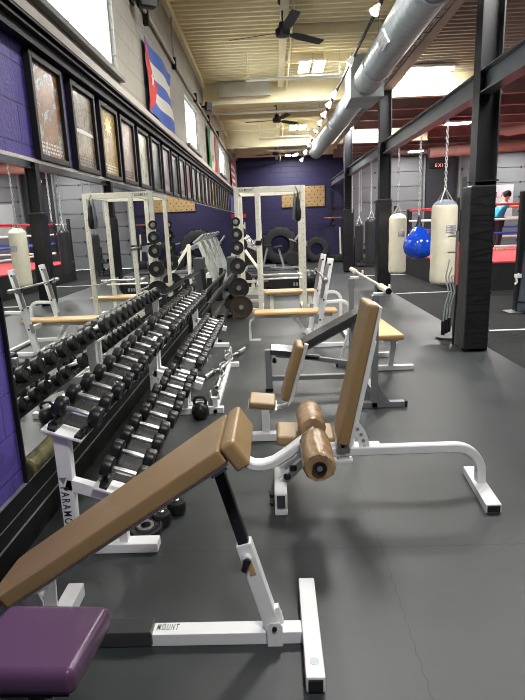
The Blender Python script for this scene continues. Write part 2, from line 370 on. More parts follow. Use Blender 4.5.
mb = MB(); mb.box(-1.0, .05, 11.52, 11.6, 3.98, 4.24); struct('ceiling_panel', mb, M['deck_grey'])
mb = MB(); mb.bar((3.0, 7.2, 4.46), (6.2, 10.8, 4.0), .09, .12, (0,0,1)); struct('ceiling_brace', mb, M['deck_grey'])
# steel columns (I sections) and the long rail beam they carry
CX = 2.315
def column(y, x=CX):
    mb = MB(); zt = ceil_z(y)
    mb.box(x-.115, x-.100, y-.10, y+.10, 0, zt); mb.box(x+.100, x+.115, y-.10, y+.10, 0, zt); mb.box(x-.10, x+.10, y-.006, y+.006, 0, zt)
    mb.box(x-.13, x+.13, y-.13, y+.13, 1.90, 1.915)
    return struct('column', mb, M['blackm'])
for y in (6.35, 11.55, 16.75, 1.15, -4.05): column(y, CX+.03 if y < 7 else (CX-.02 if y < 16 else 2.27))
def wrap_pad(y, h, x, label, w=.14):
    mb = MB(); mb.box(x-w, x+w, y-.16, y+.16, 0.03, h, .025)
    bm = mb.bm
    o = obj('column_pad', mb, M['padwrap']); tag(o, label, 'padding', 'wrapped pads on the steel columns')
    t = MB()
    z = .12
    while z < h-.05:
        s = random.uniform(-.04, .04)
        t.bar((x-w-.001, y-.161, z-s), (x+w+.001, y-.161, z+s), .003, random.choice((.003, .006, .02)), (0,1,0)); z += random.uniform(.04, .12)
    obj('wrap_band', t, M['padwrap'], o); return o
wrap_pad(6.35, 1.86, CX-.005, 'black wrapped pad around the nearest steel column beside the turf')
wrap_pad(11.55, 1.93, CX-.03, 'black wrapped pad around the middle steel column, beside the smaller white bag')
wrap_pad(16.75, 1.86, 2.27, 'black wrapped pad around the farthest steel column, at the end of the purple wall', .15)
wrap_pad(1.15, 1.85, CX, 'black wrapped pad around the column beside the photographer')
mb = MB()
mb.box(CX-.075, CX+.075, YB, YF, 3.015, 3.03); mb.box(CX-.075, CX+.075, YB, YF, 2.80, 2.815); mb.box(CX-.006, CX+.006, YB, YF, 2.81, 3.02)
o = struct('rail_beam', mb, mat('grey_beam_steel', (.16,.17,.18), .38, .4))
# ------------------------------------------------------------------ mirror
t = thing('wall_mirror', 'long wall mirror running under the posters, showing the gym reversed', 'mirror', (XL, 2.45, .32))
mb = MB(); mb.box(XL+.001, XL+.018, 2.515, 19.3, .32, 1.917); obj('mirror_glass', mb, M['mirror'], t, False)
mb = MB(); mb.box(XL+.0005, XL+.022, 2.502, 2.515, .32, 1.917); obj('edge_strip', mb, M['ledge'], t, False)
# ------------------------------------------------------------------ ceiling lights (twin hanging panels), row runs back over the camera
def twin_panel(x, y, z, label, grp='twin lit panels hanging under the beige deck'):
    t = thing('ceiling_light', label, 'light', (x, y, z), grp)
    for s in (-1, 1):
        mb = MB(); mb.box(x+s*.125-.1, x+s*.125+.1, y-.36, y+.36, z, z+.04, .004); obj('housing', mb, M['paper'], t)
        mb = MB(); mb.box(x+s*.125-.09, x+s*.125+.09, y-.35, y+.35, z-.006, z+.001); obj('diffuser', mb, M['glow_panel'], t, False)
    mb = MB()
    for yy in (-.3, .3): mb.tube([(x, y+yy, z+.04), (x, y+yy, ceil_z(y))], .004, 6); mb.box(x-.2, x+.2, y+yy-.01, y+yy+.01, z+.035, z+.05)
    obj('hanger', mb, M['steel'], t)
    la = bpy.data.lights.new('panel_lamp', 'AREA'); la.shape = 'RECTANGLE'; la.size = .45; la.size_y = .7; la.energy = LAMP*(1.1 if y < 2 else 1); la.color = (1, .99, .97)
    lo = bpy.data.objects.new('panel_lamp', la); COL.objects.link(lo); lo.location = (0, 0, -.02); lo.parent = t
for y, l in ((10.4, 'large twin lit ceiling panel beside the nearest fan'), (15.7, 'middle twin lit ceiling panel of the row toward the purple wall'), (20.6, 'small farthest twin lit ceiling panel near the purple wall'),
             (5.1, 'twin ceiling panel over the benches'), (-.15, 'twin ceiling panel over the photographer')):
    twin_panel(.78, y, min(4.2, ceil_z(y)-.14), l)
def strip_light(x0, x1, y, z, label, mt='glow_tube', pw=TUBE, w=.16, side=False):
    t = thing('strip_light', label, 'light', ((x0+x1)/2, y, z), 'strip lights over the boxing side')
    mb = MB(); mb.box(x0, x1, y-w, y+w, z+.01, z+.06, .004); obj('housing', mb, M['paper'], t)
    mb = MB()
    for s in (-1, 1): mb.box(x0+.02, x1-.02, y+s*w*.55-w*.32, y+s*w*.55+w*.32, z-.012, z+.012, .006)
    obj('tubes', mb, M[mt], t, False)
    for xx in (x0+.15, x1-.15):
        mb = MB(); mb.tube([(xx, y, z+.05), (xx, y, ceil_z(y)+.03)], .006, 6); obj('hanger', mb, M['steel'], t)
    la = bpy.data.lights.new('strip_lamp', 'AREA'); la.shape = 'RECTANGLE'; la.size = x1-x0; la.size_y = .3; la.energy = pw; la.color = (1, .98, .95)
    lo = bpy.data.objects.new('strip_lamp', la); COL.objects.link(lo); lo.location = (0, 0, -.03); lo.parent = t
    if side:
        l2 = la.copy(); l2.size_y = .08; l2.energy = pw*.10; lo = bpy.data.objects.new('strip_lamp', l2); COL.objects.link(lo); lo.location = (0, w+.02, -.02); lo.rotation_euler = (math.radians(80), 0, 0); lo.parent = t
strip_light(2.35, 3.45, 11.1, 4.20, 'bright long strip light beside the duct, above the beige girder', side=True)
strip_light(2.30, 3.5, 16.45, 4.05, 'second bright strip light farther along beside the duct', side=True)
strip_light(2.6, 3.8, 5.6, 4.3, 'strip light over the turf beside the nearest column')
strip_light(4.7, 5.35, 15.6, 3.93, 'pair of lit tubes between the hanging chains and the nearest column')
strip_light(4.9, 5.4, 20.4, 3.8, 'small lit tubes above the grey overhead door', pw=22)
strip_light(8.7, 9.6, 20.4, 3.8, 'small lit tubes near the pink pipe', pw=22)
strip_light(7.0, 8.0, 7.0, 4.2, 'lit tubes over the boxing side near the ring')
# ------------------------------------------------------------------ duct
t = thing('air_duct', 'round galvanised spiral air duct running along under the ceiling', 'duct', (1.6, 5, 3.55))
def duct_prof(y0, y1, r, step=.14):
    p = [(r, 0)]; L = y1-y0; y = step
    while y < L: p += [(r, y-.014), (r+.004, y-.007), (r+.004, y+.004), (r, y+.011)]; y += step
    p.append((r, L)); return p
mb = MB(); mb.lathe(duct_prof(-5, 9.3, .205), (1.53, -5, 3.62), (0,1,0), 32); obj('duct_pipe', mb, M['duct'], t)
mb = MB(); mb.lathe(duct_prof(9.6, 17.4, .19), (1.53, 9.6, 3.60), (-.018,1,-.004), 28); obj('duct_pipe', mb, M['duct'], t)
mb = MB(); mb.hexa([(1.28,9.1,3.38),(1.79,9.1,3.38),(1.74,9.95,3.38),(1.30,9.95,3.38),(1.28,9.1,4.0),(1.79,9.1,4.0),(1.74,9.95,4.0),(1.30,9.95,4.0)], .006); obj('plenum_box', mb, M['ductbox'], t)
for yy in (6.9, 12.6, 15.2):
    r = .205 if yy < 9 else .19; a = math.radians(205); ux = V(math.cos(a), 0, math.sin(a)); c = V(1.53 if yy < 9 else 1.47, yy, 3.62 if yy < 9 else 3.59)+ux*(r+.005)
    mb = MB(); mb.obox(c, (0,1,0), ux.cross(V(0,1,0)), ux, .34, .16, .03, .004); g = obj('register', mb, M['paper'], t)
    mb = MB()
    for k in range(6): mb.obox(c+ux*.018+V(0,1,0)*(-.13+.052*k), (0,1,0), ux.cross(V(0,1,0)), ux, .014, .13, .006)
    obj('louvre', mb, M['silver'], g)
for yy in (2.5, 5.5, 8.2, 11.3, 14.2, 17):
    mb = MB(); xx = 1.53-max(0, yy-9.6)*.018; mb.ring((xx, yy, 3.61), (0,1,0), .197 if yy > 9 else .208, .204 if yy > 9 else .216, .04); mb.tube([(xx, yy, 3.80), (xx, yy, ceil_z(yy))], .008, 6)
    obj('hanger_band', mb, M['duct'], t)
# conduit tray beside the duct
t = thing('cable_ladder', 'dark metal cable ladder running beside the round duct', 'rack', (1.9, 5, 3.7))
mb = MB()
for x in (1.84, 1.96): mb.box(x-.008, x+.008, -5, 17, 3.68, 3.76)
for k in range(90): mb.box(1.84, 1.96, -5+k*.245, -4.97+k*.245, 3.69, 3.70)
obj('side_rails', mb, M['ledge_top'], t)
mb = MB()
for k in range(3): mb.tube([(1.865+.03*k, -5, 3.715), (1.865+.03*k, 17, 3.70)], .011, 8)
obj('conduit', mb, M['steel'], t)
# ------------------------------------------------------------------ track lights
tx = lambda y: 1.31-.027*(y-6.8); tz = lambda y: 3.93-.045*(y-6.8)
TKY = [8.6, 10.35, 11.0, 11.75, 12.45, 13.2, 13.9, 14.95, 16.1, 17.4, 6.9, 5.2]
tr = thing('light_track', 'thin black lighting track hung left of the round duct', 'track', (1.2, 10, 3.7))
mb = MB(); mb.bar((tx(-4), -4, 4.2), (tx(6.8), 6.8, 3.93), .03, .03, (1,0,0)); mb.bar((tx(6.8), 6.8, 3.93), (tx(18.4), 18.4, tz(18.4)), .03, .03, (1,0,0)); obj('rail', mb, M['blackm'], tr)
for y in (7, 10, 13, 16, 18.2):
    mb = MB(); mb.tube([(tx(y), y, tz(y)), (tx(y), y, ceil_z(y))], .004, 6); obj('hanger', mb, M['steel'], tr)
ordn = ['first','second','third','fourth','fifth','sixth','seventh','eighth','ninth','tenth','eleventh','twelfth','thirteenth','fourteenth','fifteenth','sixteenth','seventeenth','eighteenth','nineteenth','twentieth','twenty-first','twenty-second','twenty-third','twenty-fourth','twenty-fifth']
for k, y in enumerate(sorted(TKY)):
    c = V(tx(y), y, tz(y)); d = V(-.55, -.15 if k % 2 else .2, -.75).normalized()
    t = thing('track_light', 'white spotlight head glowing on the black track, %s from the near end' % ordn[k], 'light', tuple(c), 'spotlights on the ceiling track')
    mb = MB(); mb.lathe([(.022, .03), (.026, .05), (.04, .075), (.060, .13), (.062, .14), (.056, .14), (.034, .08)], c, d, 18); obj('lamp_shade', mb, M['shade_glow'], t)
    mb = MB(); mb.lathe([(.0, .125), (.04, .128), (.052, .132), (.038, .146), (0, .152)], c, d, 16); obj('bulb', mb, M['glow_spot'], t)
    mb = MB(); mb.tube([c, c+d*.05], .015, 8); mb.box(c.x-.02, c.x+.02, c.y-.04, c.y+.04, c.z-.02, c.z+.02); obj('mount', mb, M['blackm'], t)
    la = bpy.data.lights.new('spot_lamp', 'SPOT'); la.energy = SPOT*4; la.spot_size = 1.6; la.spot_blend = .6; la.color = (1, .9, .72); la.shadow_soft_size = .05
    lo = bpy.data.objects.new('spot_lamp', la); COL.objects.link(lo); lo.location = d*.2; lo.rotation_euler = d.to_track_quat('-Z', 'Y').to_euler(); lo.parent = t
# ------------------------------------------------------------------ ceiling fans
def fan(x, y, z, a0, label):
    t = thing('ceiling_fan', label, 'fan', (x, y, z), 'ceiling fans under the beige deck')
    mb = MB(); mb.tube([(x, y, z+.06), (x, y, ceil_z(y))], .012, 8); mb.lathe([(.02, .0), (.06, .03), (.06, .06)], (x, y, ceil_z(y)-.06), (0,0,1), 14); obj('down_rod', mb, M['blackm'], t)
    mb = MB(); mb.lathe([(.02,-.06),(.085,-.05),(.10,-.02),(.10,.03),(.06,.06),(.045,.12),(.02,.13)], (x, y, z), (0,0,1), 24); obj('motor', mb, M['blackm'], t)
    for k in range(3):
        a = math.radians(a0+120*k); u = V(math.cos(a), math.sin(a), 0); v = V(-math.sin(a), math.cos(a), 0); w = (V(0,0,1)+v*.28).normalized(); v2 = w.cross(u)
        mb = MB(); c = V(x, y, z)
        P = [c+u*.16-v2*.04, c+u*.30-v2*.065, c+u*.74-v2*.065, c+u*.75+v2*.05, c+u*.30+v2*.065, c+u*.16+v2*.04]
        mb.prism([p-w*.003 for p in P], w*.006); b = obj('blade', mb, M['blackm'], t, False)
        mb = MB(); mb.bar(c+u*.08, c+u*.2, .03, .006, v2); obj('bracket', mb, M['blackm'], b)
fan(.225, 8.0, 4.0, 162, 'black three-bladed ceiling fan, the nearest of them')
fan(.19, 13.6, 3.87, 170, 'smaller-looking black ceiling fan farther along the hall')
fan(.19, 18.9, 3.75, 150, 'farthest black ceiling fan, close to the purple wall')
# cross pipes
for (x0, x1, y, z) in ((-.33, 1.25, 9.95, 3.9), (-.25, 1.2, 15.3, 3.72), (-.1, 1.2, 17.9, 3.72), (-1.2, 1.2, 12.5, 3.86)):
    t = thing('sprinkler_pipe', 'beige pipe crossing under the roof deck %s' % {9.95: 'nearest, below the large fan', 15.3: 'beyond the second fan', 17.9: 'farthest, close to the purple wall', 12.5: 'just beyond the beige girder'}[y], 'pipe', (x0, y, z), 'cross pipes under the deck')
    mb = MB(); mb.tube([(x0, y, z), (x1, y, z)], .028, 10); obj('pipe_run', mb, M['cream'], t)
    mb = MB(); mb.lathe([(.03,-.03),(.034,0),(.03,.03)], (x0, y, z), (1,0,0), 10); mb.tube([(x0, y, z), (x0, y, ceil_z(y)-.02)], .010, 8); obj('fitting', mb, M['beige'], t)
    mb = MB(); mb.tube([(x1-.3, y, z), (x1-.3, y, ceil_z(y)-.02)], .006, 6); obj('hanger', mb, M['beige'], t)
t = thing('sprinkler_main', 'long thin pipe running beside the centre ceiling beam', 'pipe', (.36, 8, 4.1))
mb = MB(); mb.tube([(.37, -5, 4.66), (.37, 21.5, 3.78)], .016, 10); obj('pipe_run', mb, M['beige'], t)
mb = MB()
for y in (2, 6.9, 9.95, 12.9, 15.3): mb.lathe([(.022,-.02),(.03,0),(.022,.02)], (.37, y, 4.66-.0332*(y+5)), (0,1,0), 10)
obj('coupling', mb, M['beige'], t)
for n, (pts, r, l) in enumerate((([(5.2, 13.5, 3.75), (5.2, 13.5, 3.45), (5.4, 13.2, 3.35), (9.5, 10.5, 3.75)], .10, 'pink painted pipe bending down above the boxing ring'),
                    ([(5.0, 18.2, 3.50), (10.5, 18.2, 3.70)], .16, 'thick pink pipe crossing above the far side of the ring'))):
    t = thing('overhead_pipe', l, 'pipe', pts[0]); mb = MB(); mb.tube(pts, r, 14); obj('pipe_run', mb, M['pinkpipe'], t)
    mb = MB(); p = V(*pts[-2]); q = V(*pts[-1]); d = (q-p).normalized(); mb.lathe([(r+.015,-.03),(r+.015,.03)], p+d*.9, d, 16); obj('coupling', mb, M['pinkpipe'], t)
# conduit and speakers on the beige wall
t = thing('wall_conduit', 'dark conduit running along the upper beige wall', 'pipe', (XL+.03, 8, 3.8))
mb = MB(); mb.tube([(XL+.03, 4, 3.85), (XL+.03, 6.0, 3.77), (XL+.03, 8.1, 3.71), (XL+.03, 21, 3.60)], .022, 10); mb.tube([(XL+.03, 8.1, 3.71), (XL+.03, 8.1, 4.35)], .012, 8); obj('conduit_run', mb, M['ledge_top'], t)
for y in (6.4, 8.1, 10.2, 12.2, 14.2):
    mb = MB(); mb.box(XL, XL+.06, y-.03, y+.03, 3.64, 3.78); obj('strap', mb, M['ledge'], t)
def speaker(y, z, s, label):
    c = V(XL+.16, y, z); t = thing('wall_speaker', label, 'speaker', tuple(c), 'speakers on the beige wall')
    u = V(.5,-.85,-.12).normalized(); v = V(.85,.5,0).normalized(); w = u.cross(v)
    mb = MB(); mb.obox(c, u, v, w, .18*s, .24*s, .30*s, .03); obj('cabinet', mb, M['speaker'], t)
    mb = MB(); mb.obox(c+u*(.092*s), u, v, w, .008, .20*s, .26*s, .003); obj('grille', mb, M['darkgrey'], t)
    mb = MB(); mb.tube([c-u*.05, (XL, y+.02, z)], .02, 8); mb.box(XL, XL+.02, y-.05, y+.08, z-.06, z+.06); obj('bracket', mb, M['ledge'], t)
speaker(5.85, 3.72, .75, 'larger black speaker high on the beige wall before the first flag')
speaker(11.1, 3.74, .55, 'smaller-looking black speaker high on the beige wall past the second window')
# ================================================================== POSTERS AND FLAGS
PAL = [[(.06,.04,.03),(.80,.80,.78),(.10,.07,.05),(.62,.26,.07),(.16,.13,.12),(.72,.70,.66),(.35,.30,.12)],
       [(.05,.03,.03),(.22,.15,.10),(.40,.33,.26),(.10,.06,.05),(.50,.42,.34)],
       [(.10,.06,.03),(.42,.28,.08),(.24,.16,.10),(.60,.45,.12),(.18,.11,.08)],
       [(.12,.06,.05),(.45,.36,.32),(.24,.16,.15),(.55,.48,.46)],
       [(.14,.14,.10),(.40,.42,.30),(.62,.62,.55),(.22,.18,.14)],
       [(.03,.05,.08),(.26,.28,.24),(.10,.14,.18),(.45,.44,.40)],
       [(.20,.14,.16),(.62,.55,.58),(.35,.28,.32),(.70,.68,.68)],
       [(.25,.25,.25),(.60,.60,.60),(.38,.38,.38),(.70,.70,.70)],
       [(.30,.14,.16),(.62,.38,.42),(.22,.14,.16),(.60,.55,.55)],
       [(.08,.08,.08),(.36,.36,.36),(.14,.14,.15),(.50,.50,.50)]]
PM = [poster_mat(i, p, (6.5 if i == 0 else 10), .8) for i, p in enumerate(PAL)]
DESC = ['white, orange and blue collage print', 'brown print with pale band', 'brown print with golden starburst', 'faded reddish print', 'pale olive print', 'dark blue-green print', 'pale mauve print', 'light grey print', 'pinkish print', 'dark grey print']
order = [0,1,2,3,4,5,6,9,7,8,7,7,9,7,9,2,9,5,9,9,9,9,9,9]
def poster(y0, y1, z0, z1, pi, label):
    t = thing('framed_poster', label, 'poster', (XL, (y0+y1)/2, z0), 'framed posters in a row on the purple wall')
    f = .035; x = XL; mb = MB()
    for q in ((y0, y0+f, z0, z1), (y1-f, y1, z0, z1), (y0+f, y1-f, z0, z0+f), (y0+f, y1-f, z1-f, z1)): mb.box(x+.004, x+.04, *q, .004)
    obj('frame', mb, M['framec'], t)
    mb = MB(); mb.box(x+.008, x+.018, y0+f, y1-f, z0+f, z1-f); p = obj('print', mb, PM[pi], t, False)
    if pi == 2:
        s = MB(); c = V(x+.0195, (y0+y1)/2, z1-.15); pts = []
        for k in range(20):
            a = k*math.pi/10; r = .12 if k % 2 == 0 else .06; pts.append(c+V(0, math.cos(a)*r, math.sin(a)*r*.8))
        s.prism(pts, (.001, 0, 0)); obj('starburst', s, mat('poster_gold', (.62,.47,.10), .3), p, False)
    if pi == 1:
        s = MB(); zz = z0+.26; s.prism([(x+.019, y0+.06, zz-.008), (x+.019, y1-.05, zz-.004), (x+.019, y1-.05, zz+.014), (x+.019, y0+.2, zz+.022), (x+.019, y0+.06, zz+.012)], (.001, 0, 0)); obj('banner_strip', s, M['paper'] if pi == 1 else M['framec'], p, False)
    s = MB()
    for k in range(3):
        yy = y0+.08
        while yy < y1-.09:
            w = random.uniform(.015, .04); s.box(x+.0185, x+.0195, yy, min(yy+w, y1-.06), z0+.055+k*.022, z0+.067+k*.022); yy += w+.012
    obj('print_lines', s, PMI[pi % 2], p, False)
PMI = [mat('poster_text_pale', (.6,.58,.55), .3), mat('poster_text_dark', (.07,.05,.05), .3)]
ypos = [3.135, 3.74, 4.34, 4.905] + [4.905+.603*k for k in range(1, 21)]
for k, y in enumerate(ypos):
    if y > 17.7: break
    poster(y, y+.465+(.02 if k else 0), 1.935, 2.495, order[k], 'framed poster, %s, %s in the row from the near end' % (DESC[order[k]], ordn[k]))
NPOST = k
def wavy_flag(name, label, y0, y1, z0, z1, bands, extra=None, horizontal=True, amp=.015):
    t = thing(name, label, 'flag', (XL+.03, y0, z1))
    N = 26
    def surf(u, v): return V(XL+.035+amp*math.sin(u*9+v*3)+amp*.6*math.sin(v*7), y0+(y1-y0)*u, z0+(z1-z0)*v)
    for (a, b, mt, nm) in bands:
        mb = MB(); bm = mb.bm; g = []
        n1, n2 = (N, 4) if horizontal else (5, N)
        for i in range(n1+1):
            row = []
            for j in range(n2+1):
                u = i/n1 if horizontal else a+(b-a)*i/n1; v = a+(b-a)*j/n2 if horizontal else j/n2
                row.append((bm.verts.new(surf(u, v)), bm.verts.new(surf(u, v)+V(.003,0,0))))
            g.append(row)
        for i in range(n1):
            for j in range(n2):
                for k2 in (0, 1): bm.faces.new((g[i][j][k2], g[i+1][j][k2], g[i+1][j+1][k2], g[i][j+1][k2]))
        for j in range(n2): 
            for i in (0, n1): bm.faces.new((g[i][j][0], g[i][j][1], g[i][j+1][1], g[i][j+1][0]))
        for i in range(n1):
            for j in (0, n2): bm.faces.new((g[i][j][0], g[i+1][j][0], g[i+1][j][1], g[i][j][1]))
        obj(nm, mb, mt, t)
    if extra: extra(t, surf)
    return t
fb = mat('flag_blue', (.05,.11,.42), .8); fw = mat('flag_white', (.62,.60,.55), .8); fr = mat('flag_red', (.55,.03,.03), .8); fg = mat('flag_green', (.02,.20,.07), .8); fgold = mat('flag_crest', (.45,.35,.12), .8)
def cuban(t, surf):
    mb = MB(); bm = mb.bm; n = 12; rows = []
    for i in range(n+1):
        u = .42*i/n; row = []
        for j in range(9):
            h = (1-i/n); v = .5+(j/8-.5)*h; row.append(bm.verts.new(surf(u, v)+V(.006,0,0)))
        rows.append(row)
    for i in range(n):
        for j in range(8): bm.faces.new((rows[i][j], rows[i+1][j], rows[i+1][j+1], rows[i][j+1]))
    bmesh.ops.remove_doubles(bm, verts=bm.verts[:], dist=1e-5); obj('red_triangle', mb, fr, t)
    mb = MB(); pts = []
    for k in range(10):
        a = math.pi/2+k*math.pi/5; r = .09 if k % 2 == 0 else .036; pts.append(surf(.14, .5)+V(.018, r*math.cos(a), r*math.sin(a)))
    mb.prism(pts, (.002, 0, 0)); obj('star', mb, fw, t, False)
wavy_flag('wall_flag', 'flag with blue and white stripes and a red triangle with a star', 6.17, 7.7, 2.745, 3.465,
          [(0,.2,fb,'stripe'),(.2,.4,fw,'stripe'),(.4,.6,fb,'stripe'),(.6,.8,fw,'stripe'),(.8,1,fb,'stripe')], cuban)
def crest(t, surf):
    mb = MB(); c = surf(.5,.35)+V(.012,0,0); mb.prism([c+V(0,.12*math.cos(a*.5236),.07*math.sin(a*.5236)) for a in range(12)], (.003,0,0)); obj('crest', mb, fgold, t, False)
wavy_flag('wall_flag', 'green, white and red flag with a small crest, between the second and third windows', 11.8, 13.6, 2.70, 3.54,
          [(0,.34,fg,'green_band'),(.34,.66,fw,'white_band'),(.66,1,fr,'red_band')], crest, False)
wavy_flag('wall_flag', 'red and white striped flag hanging at the far end of the beige wall', 18.2, 20.4, 2.62, 3.56,
          [(k/9,(k+1)/9, fr if k % 2 == 0 else fw,'stripe') for k in range(9)])
# ------------------------------------------------------------------ far wall items
def pegboard(x0, x1, z0, z1, label):
    t = thing('peg_board', label, 'board', (x0, YF, z0), 'climbing peg boards on the purple wall')
    mb = MB(); mb.box(x0, x1, YF-.05, YF-.005, z0, z1, .004); obj('panel', mb, M['pegboard'], t)
    mb = MB(); nx, nz = 8, 6
    for i in range(nx):
        for j in range(nz):
            if (i+j) % 2: mb.lathe([(.022, 0), (.022, .003)], (x0+(i+.5)*(x1-x0)/nx, YF-.052, z0+(j+.5)*(z1-z0)/nz), (0,-1,0), 8)
    obj('peg_holes', mb, M['holes'], t)
pegboard(.40, 1.17, 2.10, 2.86, 'square tan peg board on the purple wall, directly behind the power rack'); pegboard(1.18, 2.05, 2.10, 2.86, 'square tan peg board on the purple wall, nearer the column')
t = thing('speed_bag_platform', 'orange-brown speed bag platform mounted on the purple wall', 'platform', (2.25, YF-.9, 1.6))
mb = MB(); mb.lathe([(.32, 0), (.33, .01), (.33, .035), (.32, .045)], (2.28, YF-.75, 1.62), (0,0,1), 30); obj('round_board', mb, M['wood'], t)
mb = MB(); mb.bar((2.28, YF-.75, 1.7), (2.28, YF-.02, 1.7), .05, .05); mb.bar((2.28, YF-.06, 1.7), (2.28, YF-.06, 2.7), .05, .05); mb.bar((2.28, YF-.06, 2.05), (2.85, YF-.06, 2.05), .03, .03); mb.bar((2.28, YF-.75, 1.66), (2.28, YF-.05, 2.2), .03, .03); obj('wall_bracket', mb, M['blackm'], t)
t = thing('speed_bag', 'small black speed bag hanging under the orange platform', 'punching bag', (2.28, YF-.75, 1.5))
mb = MB(); mb.lathe([(.01, 0), (.03, -.03), (.07, -.10), (.105, -.19), (.095, -.25), (.05, -.30), (.01, -.31)], (2.28, YF-.75, 1.61), (0,0,1), 18); obj('bladder', mb, M['blackbag'], t)
def tire(c, ax, R, r, label, grp='big tyres leaning on the purple wall'):
    t = thing('tractor_tire', label, 'tire', (c[0], c[1], c[2]-R), grp); w = r*.8
    mb = MB(); mb.lathe([(R-r*1.35, -w*.55), (R-r*1.25, -w*.9), (R-r*.5, -w*1.05), (R-r*.08, -w*.85), (R, -w*.5), (R, w*.5), (R-r*.08, w*.85), (R-r*.5, w*1.05), (R-r*1.25, w*.9), (R-r*1.35, w*.55), (R-r*1.2, 0), (R-r*1.35, -w*.55)], c, ax, 44, False); obj('carcass', mb, M['tire'], t)
    mb = MB(); axn = Vector(ax).normalized(); u = V(0,0,1)-axn*axn.z; u.normalize(); v = axn.cross(u)
    for k in range(30):
        a = k*2*math.pi/30; d = u*math.cos(a)+v*math.sin(a); tt = -u*math.sin(a)+v*math.cos(a); s = 1 if k % 2 else -1
        mb.obox(V(*c)+d*(R-.005)+axn*(s*w*.4), d, (tt+axn*.5*s), axn, .06*R/.6, .07*R/.6, w*.9, .004)
    obj('tread', mb, M['tire'], t)
tire((.28, 21.3, .68), (.03,-1,.12), .70, .27, 'largest tractor tyre standing upright behind the power rack')
tire((1.68, 21.35, .48), (0,-1,.1), .48, .20, 'smaller tyre leaning on the purple wall beside the column')
tire((2.45, 21.2, .14), (0,0,1), .36, .16, 'small tyre lying flat at the foot of the purple wall')
t = thing('notice', 'small white notice on the purple wall near the corner', 'sign', (-.95, YF, 1.4)); mb = MB(); mb.box(-1.20, -1.04, YF-.012, YF, 1.35, 1.60, .002); obj('sheet', mb, M['paper'], t)
t = thing('alarm_box', 'small red box on the purple wall near the mirror end', 'box', (-.9, YF, 1.75)); mb = MB(); mb.box(-1.14, -.99, YF-.08, YF, 1.76, 1.92, .01); obj('case', mb, M['redsign'], t)
t = thing('heavy_pole', 'pale upright stick standing against the purple wall by the column', 'stick', (2.62, 21.5, 0)); mb = MB(); mb.tube([(2.62, 21.45, 0), (2.62, 21.72, 1.28)], .035, 10); obj('shaft', mb, M['canvasbag'], t)
# signs on the far side wall
t = thing('exit_sign', 'dark exit sign with red letters above the dark grey door', 'sign', (6.35, YF-.06, 3.3)); mb = MB(); mb.box(5.98, 6.72, YF-.12, YF-.055, 3.32, 3.52, .01); obj('case', mb, M['speaker'], t)
e = lettering('EXIT', .17, (6.22, YF-.122, 3.36), (1,0,0), (0,0,1), M['exit_glow'], t, .42)
t = thing('wall_banner', 'white banner with red letters LAB on the overhead door', 'banner', (8.3, YF-.1, 2.0)); mb = MB(); mb.box(7.5, 9.2, YF-.105, YF-.095, 1.45, 2.62); obj('sheet', mb, M['banner'], t)
lettering('LAB', .30, (8.55, YF-.107, 2.16), (1,0,0), (0,0,1), M['redink'], t, .58)
mb = MB(); mb.box(8.85, 9.1, YF-.108, YF-.105, 2.07, 2.09); obj('underline', mb, M['redink'], t)
# ================================================================== PUNCHING BAGS
def chain(pts, mt, parent, r=.006, name='chain'):
    mb = MB(); 
    for a, b in zip(pts, pts[1:]):
        a = V(*a); b = V(*b); L = (b-a).length; n = max(1, int(L/.045)); d = (b-a)/n; dn = d.normalized(); s1 = dn.orthogonal().normalized(); s2 = dn.cross(s1)
        for i in range(n):
            s = s1 if i % 2 else s2; c = a+d*(i+.5); h = d.length*.72; w = .014
            mb.tube([c-dn*h+s*0, c-dn*h*.6+s*w, c+dn*h*.6+s*w, c+dn*h, c+dn*h*.6-s*w, c-dn*h*.6-s*w], r, 5, True)
    return obj(name, mb, mt, parent)
def heavy_bag(x, y, z0, z1, r, mt, label, capm=None, grp=None, mark=True):
    t = thing('punching_bag', label, 'punching bag', (x, y, z0), grp)
    mb = MB(); n = 24; prof = [(r*.55, 0), (r*.92, .012), (r, .05)]
    h = z1-z0; k = .15
    while k < h-.1: prof.append((r*(1+.012*math.sin(k*17)), k)); k += .09
    prof += [(r, h-.05), (r*.97, h-.01), (r*.9, h)]
    mb.lathe(prof, (x, y, z0), (0,0,1), n); obj('bag_body', mb, mt, t, True, 60)
    mb = MB(); mb.lathe([(r*.93, 0), (r*.85, .03), (r*.6, .06), (r*.3, .075)], (x, y, z1-.005), (0,0,1), 18); obj('top_cover', mb, capm or mt, t)
    hz = z1+.22
    for k in range(4):
        a = math.pi/4+k*math.pi/2; p = (x+r*.85*math.cos(a), y+r*.85*math.sin(a), z1)
        mb = MB(); mb.tube([p, (x, y, hz)], .009, 6); obj('strap', mb, M['steel'], t)
    chain([(x, y, hz), (x, y, 2.80)], M['chainm'], t, .0065)
    if mark:
        mb = MB(); c = V(x+.2*r, y-r*1.0, z0+h*.70)
        for q in range(5): mb.box(c.x-.06, c.x+.07, c.y-.002, c.y+.006, c.z-.045+q*.022, c.z-.037+q*.022)
        for q in (-.06, .06): mb.box(c.x+q, c.x+q+.008, c.y-.002, c.y+.006, c.z-.045, c.z+.05)
        obj('faded_print', mb, mat('faded_blue_print', (.25,.27,.42), .7), t)
    return t
greycap = mat('blue_grey_fabric', (.28,.31,.38), .7, 0, .3, 8)
heavy_bag(CX+.10, 7.9, .60, 1.70, .175, M['canvasbag'], 'larger cream punching bag hanging nearest the column with the wrapped pad', greycap)
heavy_bag(CX+.09, 10.75, .50, 1.56, .165, M['canvasbag'], 'smaller-looking cream punching bag hanging left of the blue one')
heavy_bag(2.24, 12.7, .52, 1.52, .135, M['blackbag'], 'thick black punching bag hanging just beyond the middle column', grp='dark punching bags beyond the middle column', mark=False)
heavy_bag(2.39, 15.4, .43, 1.40, .12, M['blackbag'], 'black punching bag hanging between two others beyond the column', grp='dark punching bags beyond the middle column', mark=False)
